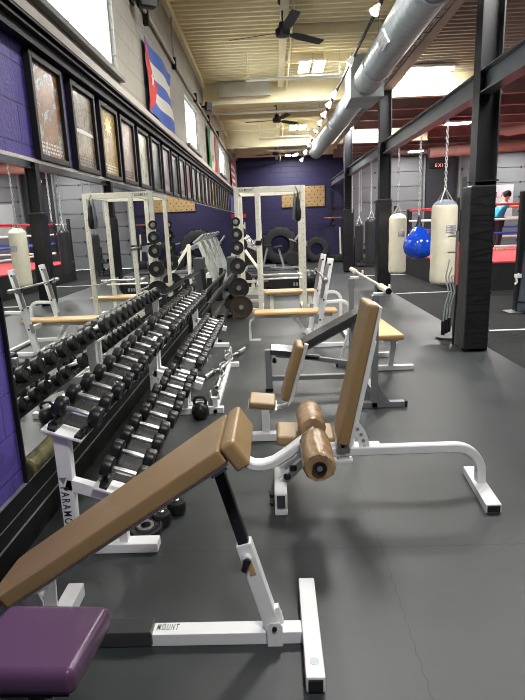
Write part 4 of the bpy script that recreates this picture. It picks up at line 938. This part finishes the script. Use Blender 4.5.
# ------------------------------------------------------------------ tan bench lying along the room, right
t = thing('flat_bench', 'flat bench with a pale golden pad and white foot, right of the incline bench', 'weight bench', (1.1, 5.9, 0))
mb = MB(); mb.prism([(.98,5.16,.40),(1.24,5.16,.40),(1.19,6.28,.40),(.97,6.28,.40)], (0,0,.055), .018); obj('pad', mb, M['gold'], t)
mb = MB(); mb.rtube([(1.17, 5.40, .395), (1.18, 5.40, .36), (1.19, 5.42, .28), (1.19, 5.50, .16), (1.19, 5.55, .04)], .055, .05, (1,0,0)); mb.box(1.12, 1.22, 5.34, 5.5, .35, .40, .004); obj('leg', mb, M['white'], t)
mb = MB(); mb.box(.85, 1.43, 5.52, 5.585, 0, .05, .006); obj('foot', mb, M['white'], t)
mb = MB(); mb.box(1.05, 1.11, 5.2, 6.25, .35, .40, .004); mb.box(1.05, 1.11, 6.1, 6.16, .04, .36, .004); mb.box(.85, 1.33, 6.1, 6.16, 0, .05, .004); obj('spine', mb, M['white'], t)
# ================================================================== GREY INCLINE PRESS BENCH
t = thing('incline_bench', 'grey-framed incline press bench with black pads', 'weight bench', (.4, 5.0, 0)); yc = 4.95
mb = MB(); mb.box(-.105, -.045, yc-.03, yc+.03, 0, .40, .005); p = obj('front_post', mb, M['silver'], t)
mb = MB(); mb.box(-.112, -.038, yc-.037, yc+.037, 0, .03, .004); obj('cap', mb, M['blackm'], p)
mb = MB(); mb.box(-.045, .80, yc-.025, yc+.025, .10, .145, .004); obj('lower_beam', mb, M['silver'], t)
mb = MB(); mb.bar((.0, yc, .35), (.40, yc, .31), .045, .045, (0,1,0), .004); mb.bar((.25,yc,.32), (.84,yc,.22), .045, .04, (0,1,0), .004); obj('seat_beam', mb, M['silver'], t)
mb = MB(); mb.obox((.10, yc, .385), (1,0,-.10), (0,1,0), (.10,0,1), .31, .27, .05, .008, 2); s_ = obj('seat', mb, M['black_vinyl'], t)
mb = MB(); mb.obox((.52, yc, .585), (.885,0,.465), (0,1,0), (-.465,0,.885), .62, .27, .065, .009, 2); obj('backrest', mb, M['black_vinyl'], t)
mb = MB(); mb.bar((.24, yc, .38), (.74, yc, .64), .06, .035, (0,1,0), .004); mb.bar((.70, yc, .62), (.84, yc, .17), .05, .05, (0,1,0), .004); obj('back_frame', mb, M['silver'], t)
for x in (-.02, .16):
    mb = MB(); mb.lathe([(.018,0),(.02,.01),(.02,.04),(.01,.045)], (x, yc-.02, .31), (0,-1,-.4), 12); obj('knob', mb, M['blackm'], t)
for y in (4.40, 5.75):
    mb = MB(); mb.box(.785, .84, y-.03, y+.03, .0, .95, .006); u = obj('upright', mb, M['silver'], t)
    mb = MB(); mb.prism([(.84,y-.03,.05),(.94,y-.03,.05),(.84,y-.03,.20)], (0,.06,0)); mb.lathe([(.014,0),(.014,.006)], (.87, y-.03, .075), (0,-1,0), 10); mb.lathe([(.014,0),(.014,.006)], (.80, y-.031, .075), (0,-1,0), 10); obj('gusset', mb, M['silver'], u)
    mb = MB(); mb.box(.66, 1.07, y-.03, y+.03, 0, .05, .006); f = obj('foot', mb, M['silver'], t)
    for x in (.655, 1.075):
        mb = MB(); mb.box(x-.012, x+.012, y-.033, y+.033, 0, .054, .005); obj('end_cap', mb, M['rubber'], f)
    mb = MB(); mb.box(.80, .935, y-.028, y+.028, .945, .968, .004); mb.box(.922, .935, y-.028, y+.028, .95, 1.03, .004); obj('bar_hook', mb, M['white'], u)
    mb = MB(); mb.bar((.70, y+.03, .05), (.80, y+.03, .42), .04, .03, (0,1,0)); obj('brace', mb, M['white'], u)
mb = MB(); mb.box(.79, .84, 4.40, 5.75, .10, .15, .004); obj('rear_beam', mb, M['silver'], t)
t = thing('barbell', 'long steel barbell racked on the grey incline press bench', 'barbell', (.9, 5, .88))
bar_pink = mat('worn_bar', (.60,.50,.46), .35, .6)
mb = MB(); mb.tube([(.90, 4.55, .99), (.90, 6.1, .99)], .0155, 12); obj('shaft', mb, bar_pink, t)
for y, s, L in ((4.62, -1, .32), (6.05, 1, .32)):
    mb = MB(); mb.lathe([(.030,0),(.030,.02),(.026,.02),(.027,L),(.022,L+.004),(.010,L-.03)], (.90, y, .99), (0,s,0), 16); b = obj('sleeve', mb, M['canvasbag'], t)
    mb = MB(); mb.lathe([(.0245,L-.001),(.0245,L+.006),(.006,L+.007)], (.90, y, .99), (0,s,0), 16); obj('end_cap', mb, M['rubber'], b)
# ================================================================== TAN UPRIGHT SEAT BENCH (third)
t = thing('utility_bench', 'small tan utility bench with a short upright back, in front of the grey incline bench', 'weight bench', (0, 3.85, 0)); yc = 3.88
mb = MB(); mb.box(-.27, .22, yc-.16, yc-.09, 0, .055, .005); obj('foot', mb, M['white'], t)
mb = MB(); mb.box(-.12, -.065, yc-.14, yc-.10, .05, .22, .004); mb.box(-.12, -.065, yc-.13, yc+.1, .19, .222, .004); obj('post', mb, M['white'], t)
mb = MB(); mb.obox((-.115, yc, .258), (1,0,-.12), (0,1,0), (.12,0,1), .195, .26, .05, .016, 3); obj('seat', mb, M['tan'], t)
mb = MB(); mb.obox((-.115, yc, .226), (1,0,-.12), (0,1,0), (.12,0,1), .215, .22, .014, .003); obj('seat_tray', mb, M['white'], t)
mb = MB(); mb.obox((.112, yc, .487), (.30,0,1), (0,1,0), (-1,0,.30), .43, .24, .06, .022, 3); obj('backrest', mb, M['tan'], t)
mb = MB(); mb.rtube([(-.03, yc, .208), (.03, yc, .208), (.07, yc, .222), (.10, yc, .265), (.222, yc, .68)], .04, .028, (0,1,0)); mb.box(-.1, .0, yc-.02, yc+.02, .19, .222, .004); obj('back_frame', mb, M['white'], t)
mb = MB(); mb.box(-.115, -.07, yc-.1, yc+.3, .0, .05, .004); obj('rear_foot', mb, M['white'], t)
# ================================================================== LEG-ROLLER BENCH (second)
t = thing('adjustable_bench', 'tan adjustable bench with a tall backrest, taped leg rollers and a white arched frame', 'weight bench', (.4, 2.95, 0)); yc = 2.95
mb = MB(); mb.rtube([(.10, yc-.03, .262), (.96, yc-.03, .266)]+[(p[0], yc-.03, p[2]) for p in tube_arc((1.0, yc, .116), .15, 90, 8, 'xz', 8)]+[(1.153, yc-.03, .05)], .055, .052, (0,1,0)); obj('main_beam', mb, M['white'], t)
mb = MB(); mb.hexa([(1.085,2.65,0),(1.17,2.65,0),(1.20,3.12,0),(1.125,3.12,0),(1.085,2.65,.05),(1.17,2.65,.05),(1.20,3.12,.05),(1.125,3.12,.05)], .005); f = obj('rear_foot', mb, M['white'], t)
mb = MB(); mb.box(1.094, 1.161, 2.646, 2.651, .008, .042); obj('open_end', mb, M['holes'], f)
mb = MB(); mb.box(-.035, .035, 2.68, 3.20, .0, .03, .004); mb.box(-.035, .035, 2.69, 3.20, .03, .12, .006); f = obj('front_foot', mb, M['white'], t)
mb = MB(); mb.box(-.022, .022, 2.684, 2.691, .038, .112); obj('open_end', mb, M['darkgrey'], f)
for z in (.045, .095):
    mb = MB(); mb.lathe([(.016,0),(.02,.004),(.02,.022),(.012,.026)], (-.037, 2.74, z), (-1,0,0), 14); mb.lathe([(.008,-.01),(.008,0)], (-.037, 2.74, z), (1,0,0), 8); obj('wheel_bolt', mb, M['rubber'], f)
mb = MB(); mb.bar((.0, 2.86, .10), (.16, 2.92, .235), .05, .045, (0,1,0), .004); mb.bar((.0, 3.04, .10), (.16, 2.98, .235), .05, .045, (0,1,0), .004); obj('front_strut', mb, M['white'], t)
for k, p in enumerate(((.05, 2.83, .155), (.085, 2.85, .195))):
    mb = MB(); mb.lathe([(.013,0),(.018,.004),(.018,.03),(.01,.034)], p, (-.7,-.7,.3), 12); obj('knob', mb, M['rubber'], t)
mb = MB(); mb.obox((.155, 3.06, .315), (1,0,-.06), (0,1,0), (.06,0,1), .34, .25, .06, .018, 3); obj('seat', mb, M['tan'], t)
mb = MB(); mb.box(.02, .32, yc-.05, yc+.05, .262, .282, .004); mb.box(.22, .32, yc-.035, yc+.035, .27, .31, .003); obj('seat_frame', mb, M['white'], t)
bu = V(.166, 0, .80).normalized(); bn = V(bu.z, 0, -bu.x)
c = V(.318, yc, .33)
mb = MB(); mb.obox(c+bu*.41+bn*.035, bu, (0,1,0), bn, .80, .27, .062, .016, 3); obj('backrest', mb, M['tan'], t)
mb = MB(); mb.bar(c+bu*.0+bn*.078, c+bu*.80+bn*.078, .22, .018, (0,1,0), .004); mb.bar(c-bu*.06+bn*.10, c+bu*.6+bn*.10, .045, .03, (0,1,0), .004); obj('back_frame', mb, M['white'], t)
mb = MB(); pts = []
pp = []
for k in range(13):
    a = math.radians(92-100*k/12); pp.append(V(.36+.155*math.cos(a)*1.0, yc-.04, .27+.20*math.sin(a)))
for k in range(12, -1, -1):
    a = math.radians(92-100*k/12); pp.append(V(.36+.095*math.cos(a), yc-.04, .27+.14*math.sin(a)))
mb.prism(pp, (0, .008, 0)); ar = obj('selector_arc', mb, M['white'], t)
for k in range(6):
    a = math.radians(75-14*k); mb = MB(); mb.lathe([(.010,0),(.010,.003)], (.36+.125*math.cos(a), yc-.040, .27+.17*math.sin(a)), (0,-1,0), 12); obj('selector_hole', mb, M['silver'], ar)
mb = MB(); mb.box(.335, .40, yc-.045, yc+.045, .20, .33, .006); mb.box(.40, .58, yc-.034, yc+.034, .273, .29, .003); mb.box(.30,.42,yc-.05,yc+.05,.195,.212,.003); obj('pivot_bracket', mb, M['white'], t)
mb = MB()
for (x, z, r) in ((.36, .30, .012), (.50, .25, .010)): mb.lathe([(r,0),(r,.008),(r*.5,.01)], (x, yc-.045 if z > .28 else yc-.031, z), (0,-1,0), 12)
obj('bolt', mb, M['blackm'], t)
arm = [(-.21, 2.78, .32), (-.185, 2.78, .28), (-.145, 2.78, .258), (-.09, 2.78, .255), (-.03, 2.78, .272), (.05, 2.78, .325), (.12, 2.78, .38), (.20, 2.78, .44)]
arm_unused = [(-.22, yc-.05, .285), (-.20, yc-.05, .235)]+[(-.185+.02*k, yc-.05, .215-.014*math.sin(k*.9)) for k in range(1, 4)]+[(-.06, yc-.05, .215), (-.0, yc-.05, .25), (.10, yc-.05, .33), (.20, yc-.05, .405), (.235, yc-.05, .43)]
mb = MB(); mb.rtube(arm, .085, .045, (0,1,0), .008); obj('leg_arm', mb, M['white'], t)
def roller(y0, y1, mt, x=.20, z=.335, r=.078):
    mb = MB(); n = 26; L = y1-y0; prof = [(.028, .006), (r*.55, .004), (r*.86, .0), (r*.98, .018)]
    k = .04
    while k < L-.05: prof.append((r*(1+.015*math.sin(k*60)), k)); k += .025
    prof += [(r*.98, L-.018), (r*.8, L), (.028, L-.004)]
    mb.lathe(prof, (x, y0, z), (0,1,0), n); bm = mb.bm
    for v in bm.verts:
        a = math.atan2(v.co.z-z, v.co.x-x); e = max(0, 1-min(v.co.y-y0, y1-v.co.y)/.05); s = 1+.02*math.sin(a*3+v.co.y*30)+.05*e*math.sin(a*11+v.co.y*9)
        v.co.x = x+(v.co.x-x)*s; v.co.z = z+(v.co.z-z)*s
    return obj('leg_roller', mb, mt, t, True, 50)
r1 = roller(2.36, 2.69, M['tape'], .185, .425); r2 = roller(2.83, 3.14, M['tape'], .185, .427)
mb = MB(); mb.tube([(.185, 2.35, .425), (.185, 3.16, .427)], .014, 12); obj('axle', mb, M['steel'], t)
for y, s in ((2.36, -1), (3.14, 1)):
    mb = MB(); mb.lathe([(.030,-.004),(.034,.004),(.034,.012),(.022,.014),(.020,.004),(.001,.004)], (.185, y, .425), (0,s,0), 18); obj('end_cap', mb, M['rubber'], t)
# ================================================================== TAN ABDOMINAL BENCH (front)
t = thing('decline_bench', 'large tan slanted bench on a white T-footed frame, nearest the camera', 'weight bench', (-.4, 1.8, 0)); yc = 1.785
mb = MB(); mb.box(-.98, .063, yc-.033, yc+.033, 0, .052, .004); mbm = obj('main_beam', mb, M['white'], t)
lettering('MOUNT', .044, (-.492, yc-.008, .0525), (1,0,0), (0,1,0), M['ink'], mbm, .085, .25)
mb = MB(); mb.box(-.72, -.503, yc-.041, yc+.043, 0.006, .070, .008); obj('rubber_sleeve', mb, M['black_vinyl'], t)
mb = MB(); mb.box(.063, .130, 1.53, 2.06, 0, .062, .006); f = obj('front_foot', mb, M['white'], t)
mb = MB(); mb.box(.072, .121, 1.524, 1.531, .009, .053); obj('open_end', mb, M['holes'], f)
mb = MB(); mb.lathe([(.017,0),(.017,.0012)], (.098, 1.60, .062), (0,0,1), 18); obj('round_mark', mb, M['duct'], f)
mb = MB(); mb.box(-.935, -.865, 1.55, 2.06, 0, .062, .006); obj('rear_foot', mb, M['white'], t)
su = V(-.168, 0, .629).normalized(); s0 = V(-.043, yc, .045)
mb = MB(); mb.bar(s0, s0+su*.385, .052, .058, (0,1,0), .005); mb.bar(s0+su*.03+V(.036,0,0), s0+su*.10+V(.036,0,0), .03, .02, (0,1,0)); st = obj('outer_strut', mb, M['white'], t)
mb = MB(); mb.bar(s0+su*.26+V(.0,-.027,.0), s0+su*.32+V(.0,-.027,.0), .004, .02, (0,1,0)); obj('sticker', mb, M['gold'], st)
mb = MB(); mb.bar(s0+su*.36, s0+su*.70, .036, .040, (0,1,0), .004); ins = obj('inner_strut', mb, M['blackm'], t)
mb = MB()
for k in range(7): mb.lathe([(.0065,0),(.0065,.0015)], s0+su*(.40+.04*k)+V(0,-.0185,0), (0,-1,0), 10)
obj('pin_holes', mb, M['holes'], ins)
mb = MB(); q = s0+su*.335; mb.lathe([(.016,0),(.016,.022),(.009,.022),(.009,.035)], q+V(0,-.026,0), (0,-1,0), 14); obj('pin_collar', mb, M['white'], st)
mb = MB(); mb.tube([q+V(0,-.055,.0), q+V(-.005,-.062,-.012), q+V(-.012,-.064,-.030)], .012, 10); mb.lathe([(.012,0),(.015,.006),(.012,.014)], q+V(0,-.050,0), (0,-1,0), 12); obj('pin_knob', mb, M['rubber'], st)
for s in (-1, 1):
    mb = MB(); mb.prism([(-.068, yc+s*.041-.0025, 0), (-.010, yc+s*.041-.0025, 0), (-.010, yc+s*.041-.0025, .082), (-.022, yc+s*.041-.0025, .10), (-.056, yc+s*.041-.0025, .10), (-.068, yc+s*.041-.0025, .085)], (0, .005, 0)); obj('strut_bracket', mb, M['white'], t)
mb = MB(); mb.lathe([(.009,0),(.009,.006),(.004,.008)], (-.04, yc-.044, .078), (0,-1,0), 12); obj('bolt', mb, M['blackm'], t)
u_ = V(.838, 0, .546).normalized(); n_ = V(-u_.z, 0, u_.x)     # along and out of the board
lo = V(-1.055, 0, .288); hi = V(-.198, 0, .854)
def board(a, b, y0, y1, th, bev, mt, nm, cut=0.0, seg=3):
    mb = MB(); A = a; B = b; d = n_*(-th)
    if cut == 0:
        mb.hexa([(A+d)+V(0,y0,0), (B+d)+V(0,y0,0), (B+d)+V(0,y1,0), (A+d)+V(0,y1,0), A+V(0,y0,0), B+V(0,y0,0), B+V(0,y1,0), A+V(0,y1,0)], bev, seg)
    else:
        uu = (B-A).normalized(); P = [A+V(0,y0+cut*1.6,0), A+uu*cut*1.9+V(0,y0,0), B+V(0,y0,0), B+V(0,y1,0), A+uu*cut*.7+V(0,y1-.045,0), A+V(0,y1-.045-cut*.4,0)]
        mb.prism([p+d for p in P], -d, bev)
    return obj(nm, mb, mt, t)
board(lo, hi, 1.61, 1.96, .055, .011, M['tan'], 'long_pad', .045)
e0 = hi+u_*.004; mb = MB(); a = e0; b = e0+u_*.055; dn = -n_*.105
mb.hexa([(a+dn)+V(0,1.61,0), (b+dn)+V(0,1.61,0), (b+dn)+V(0,1.96,0), (a+dn)+V(0,1.96,0), a+V(0,1.61,0), b+V(0,1.61,0), b+V(0,1.96,0), a+V(0,1.96,0)], .014, 3); obj('end_pad', mb, M['tan'], t)
mb = MB(); q0 = lo-n_*.070+u_*.05; q1 = hi-n_*.070-u_*.02; mb.bar(V(q0.x,1.785,q0.z), V(q1.x,1.785,q1.z), .26, .016, (0,1,0), .003); mb.bar(V(q0.x,yc,q0.z-.02), V(q1.x,yc,q1.z-.02), .045, .03, (0,1,0), .003); obj('pad_frame', mb, M['white'], t)
tp = s0+su*.70; mb = MB(); mb.obox((tp.x, tp.y, tp.z), u_, (0,1,0), n_, .07, .065, .05, .004); obj('hinge_block', mb, M['steel'], t)
mb = MB()
for s in (-1, 1): mb.prism([(-.99, yc+s*.06-.004, .0), (-.90, yc+s*.06-.004, 0), (-.885, yc+s*.06-.004, .23), (-.91, yc+s*.06-.004, .285), (-.955, yc+s*.06-.004, .25), (-.985, yc+s*.06-.004, .16)], (0, .008, 0))
mb.lathe([(.012,0),(.012,.13)], (-.93, yc-.065, .20), (0,1,0), 12); pb = obj('pivot_bracket', mb, M['white'], t)
mb = MB(); mb.lathe([(.012,0),(.012,.003)], (-.93, yc-.068, .20), (0,-1,0), 12); obj('pivot_hole', mb, M['holes'], pb)
mb = MB(); mb.tube([(-1.03, yc-.10, .15), (-.95, yc-.07, .17)], .016, 10); obj('pull_pin', mb, M['duct'], pb)
# ================================================================== PURPLE STOOL
t = thing('padded_stool', 'purple vinyl padded seat at the bottom left corner', 'seat', (-.64, 1.2, 0))
mb = MB(); bm = mb.bm
A = [(-.86,1.115),(-.525,1.105),(-.498,1.355),(-.80,1.37)]
mb.prism([(x, y, .425) for x, y in A], (0, 0, .075), .022)
vv = mb.bm; obj('seat', mb, M['purple_vinyl'], t, True, 60)
mb = MB(); mb.box(-.82, -.55, 1.13, 1.32, .405, .425, .003); mb.tube([(-.67, 1.21, .04), (-.67, 1.21, .41)], .03, 12); obj('post', mb, M['blackm'], t)
mb = MB(); mb.box(-.85, -.50, 1.18, 1.24, 0, .04, .004); mb.box(-.70, -.64, 1.02, 1.42, 0, .04, .004); obj('base', mb, M['blackm'], t)
mb = MB()
for x in (-.74, -.60): mb.lathe([(.012,0),(.012,.012),(.006,.016)], (x, 1.13, .410), (0,-.3,-1), 10)
obj('bolt', mb, M['steel'], t)
# ================================================================== CARDIO AND FAR EQUIPMENT
def treadmill(x, y, label):       # front end by the mirror, deck toward the aisle
    t = thing('treadmill', label, 'treadmill', (x, y, 0), 'treadmills beyond the power rack'); w = .36
    mb = MB(); mb.box(x, x+1.45, y-w, y+w, .06, .20, .02); obj('deck', mb, M['blackm'], t)
    mb = MB(); mb.box(x+.35, x+1.40, y-w+.08, y+w-.08, .20, .206); obj('belt', mb, M['rubber'], t)
    mb = MB(); mb.box(x+.0, x+.40, y-w+.02, y+w-.02, .19, .34, .05); obj('motor_cover', mb, M['duct'], t)
    for s in (-1, 1):
        mb = MB(); mb.bar((x+.02, y+s*(w-.03), .20), (x+.36, y+s*(w-.03), 1.18), .06, .10, (0,1,0), .015); obj('upright', mb, M['paleframe'], t)
        mb = MB(); mb.rtube([(x+.36, y+s*(w-.03), 1.14), (x+.50, y+s*(w-.03), 1.08), (x+.80, y+s*(w-.03), .93)], .045, .045, (0,1,0)); obj('handrail', mb, M['silver'], t)
    mb = MB(); mb.obox((x+.36, y, 1.24), (-.8,0,.6), (0,1,0), (.6,0,.8), .34, .66, .06, .02); c = obj('console', mb, M['silver'], t)
    mb = MB(); mb.obox((x+.382, y, 1.268), (-.8,0,.6), (0,1,0), (.6,0,.8), .20, .36, .01, .003); obj('display', mb, M['blackm'], c)
    for s in (-1, 1):
        for xx in (x+.08, x+1.3):
            mb = MB(); mb.box(xx-.04, xx+.04, y+s*.3-.03, y+s*.3+.03, 0, .07, .01); obj('foot', mb, M['blackm'], t)
M['paleframe'] = mat('pale_grey_frame', (.50,.52,.50), .45)
for k, y in enumerate((13.3, 14.35, 15.4, 16.45)): treadmill(-1.18, y, 'silver and black treadmill, %s of the row counted from the power rack' % ordn[k])
def elliptical(x, y, label, s=1):
    t = thing('exercise_bike', label, 'exercise bike', (x, y, 0), 'low cardio machines before the big tyre')
    mb = MB(); mb.box(x-.55, x+.55, y-.06, y+.06, .03, .11, .02); mb.box(x-.55, x-.47, y-.28, y+.28, 0, .07, .02); mb.box(x+.47, x+.55, y-.28, y+.28, 0, .07, .02); obj('base', mb, M['silver'], t)
    mb = MB(); mb.lathe([(.20,-.06),(.24,-.03),(.24,.03),(.20,.06)], (x+.2*s, y, .36), (0,1,0), 24); mb.bar((x+.2*s, y, .3), (x+.34*s, y, 1.0), .09, .12, (0,1,0), .02); obj('housing', mb, M['blackm'], t)
    mb = MB(); mb.obox((x+.36*s, y, 1.06), (.6*s,0,.8), (0,1,0), (-.8*s,0,.6), .26, .32, .06, .02); obj('console', mb, M['duct'], t)
    mb = MB(); mb.tube([(x+.1*s, y-.26, 1.0), (x+.3*s, y-.24, .92), (x+.34*s, y, .88), (x+.3*s, y+.24, .92), (x+.1*s, y+.26, 1.0)], .018, 8); obj('handlebar', mb, M['silver'], t)
    mb = MB(); mb.bar((x-.1*s, y, .1), (x-.26*s, y, .72), .06, .07, (0,1,0)); obj('seat_post', mb, M['silver'], t)
    mb = MB(); mb.obox((x-.28*s, y, .76), (1,0,.05), (0,1,0), (-.05,0,1), .28, .24, .08, .03); obj('saddle', mb, M['blackm'], t)
elliptical(.45, 18.3, 'grey and black exercise bike in front of the largest tyre'); elliptical(-.45, 19.4, 'exercise bike nearer the wall, behind the power rack posts', -1)
t = thing('rowing_machine', 'low grey rowing machine on the floor behind the power rack', 'rower', (.75, 14.3, 0))
mb = MB(); mb.bar((.62, 13.0, .30), (.80, 14.9, .36), .10, .08, (1,0,0), .01); obj('slide_rail', mb, M['duct'], t)
mb = MB(); mb.lathe([(.20,-.07),(.27,-.05),(.27,.05),(.20,.07)], (.83, 15.1, .42), (1,-.1,0), 26); obj('flywheel', mb, M['blackm'], t)
mb = MB(); mb.obox((.68, 13.7, .42), (1,0,0), (0,1,0), (0,0,1), .30, .26, .06, .02); obj('seat', mb, M['blackm'], t)
mb = MB(); mb.box(.45, .80, 12.98, 13.05, 0, .05, .01); mb.box(.59, .65, 13.0, 13.04, .03, .3); mb.box(.58, 1.08, 15.2, 15.28, 0, .05, .01); mb.bar((.83,15.24,.05),(.83,15.2,.5),.05,.05,(1,0,0)); mb.bar((.83,15.2,.5),(.80,14.6,.95),.04,.04,(1,0,0)); mb.box(.70,.90,14.5,14.6,.92,1.05,.01); obj('frame', mb, M['silver'], t)
t = thing('step_box', 'black storage box with pale lettering-like marks behind the power rack', 'box', (.30, 12.0, 0))
mb = MB(); mb.box(-.12, .72, 11.85, 12.25, 0, .36, .03); obj('body', mb, M['rubber'], t)
mb = MB()
for k in range(4): mb.box(.42+.06*k, .46+.06*k, 11.843, 11.852, .20, .27)
obj('side_marks', mb, M['duct'], t)
t = thing('medicine_ball', 'dark exercise ball on the floor right of the power rack', 'ball', (.72, 12.1, .24)); mb = MB(); bmesh.ops.create_uvsphere(mb.bm, u_segments=28, v_segments=18, radius=.24, matrix=Matrix.Translation((.80, 12.6, .24))); mb.lathe([(.05,0),(.05,.01),(.03,.014)], (.80, 12.36, .24), (0,-1,0), 12); obj('shell', mb, M['rubber'], t)
# lat machine with slanted cream arm in front of treadmills (seen in the mirror too)
t = thing('cable_machine', 'cable machine with a slanted cream arm and dark shroud beyond the racks', 'exercise machine', (.15, 11.2, 0))
t.location = (-.75, 12.2, 0)
mb = MB(); mb.box(-1.05, -.35, 12.1, 12.2, 0, .06, .01); mb.box(-.75, -.67, 11.7, 12.5, 0, .06, .01); obj('base', mb, M['white'], t)
mb = MB(); mb.box(-.74, -.66, 12.1, 12.2, .05, 1.15, .01); obj('upright', mb, M['cream'], t)
mb = MB(); mb.bar((-.70, 12.15, 1.12), (-.25, 12.05, .45), .05, .06, (0,1,0), .01); obj('slanted_arm', mb, M['cream'], t)
mb = MB(); mb.box(-1.02, -.80, 12.0, 12.4, .05, .85, .02); obj('weight_shroud', mb, M['darkgrey'], t)
mb = MB(); mb.obox((-.45, 12.1, .42), (1,0,0), (0,1,0), (0,0,1), .30, .30, .06, .02); mb2 = obj('seat', mb, M['black_vinyl'], t)
mb = MB(); mb.box(-.50, -.42, 12.08, 12.14, .05, .40, .004); obj('seat_post', mb, M['cream'], t)
# storage rack by the far column
t = thing('storage_rack', 'low black rack of gear standing by the farthest column', 'rack', (2.9, 18.9, 0))
for z in (.12, .42, .72):
    mb = MB(); mb.box(2.75, 3.35, 18.4, 18.9, z, z+.03, .004); obj('shelf', mb, M['blackm'], t)
for x in (2.77, 3.33):
    for y in (18.42, 18.88):
        mb = MB(); mb.box(x-.02, x+.02, y-.02, y+.02, 0, .95, .004); obj('leg', mb, M['blackm'], t)
for k in range(6):
    x = 2.88+.17*(k % 3); z = .21 if k < 3 else .51; mb = MB(); bmesh.ops.create_uvsphere(mb.bm, u_segments=18, v_segments=12, radius=.055 if 0 else .06, matrix=Matrix.Translation((x, 18.62, z))); o = obj('medicine_ball', mb, M['greybag'] if k % 2 else M['rubber']); tag(o, 'small %s ball on the %s shelf of the low black rack, %s along' % ('grey' if k % 2 else 'black', 'bottom' if k < 3 else 'middle', ordn[k % 3]), 'ball', 'balls on the low black rack')
for o in list(bpy.data.objects):
    if o.name.startswith(('step_box',)): o['label'] = 'black box with pale marks on its side behind the power rack'
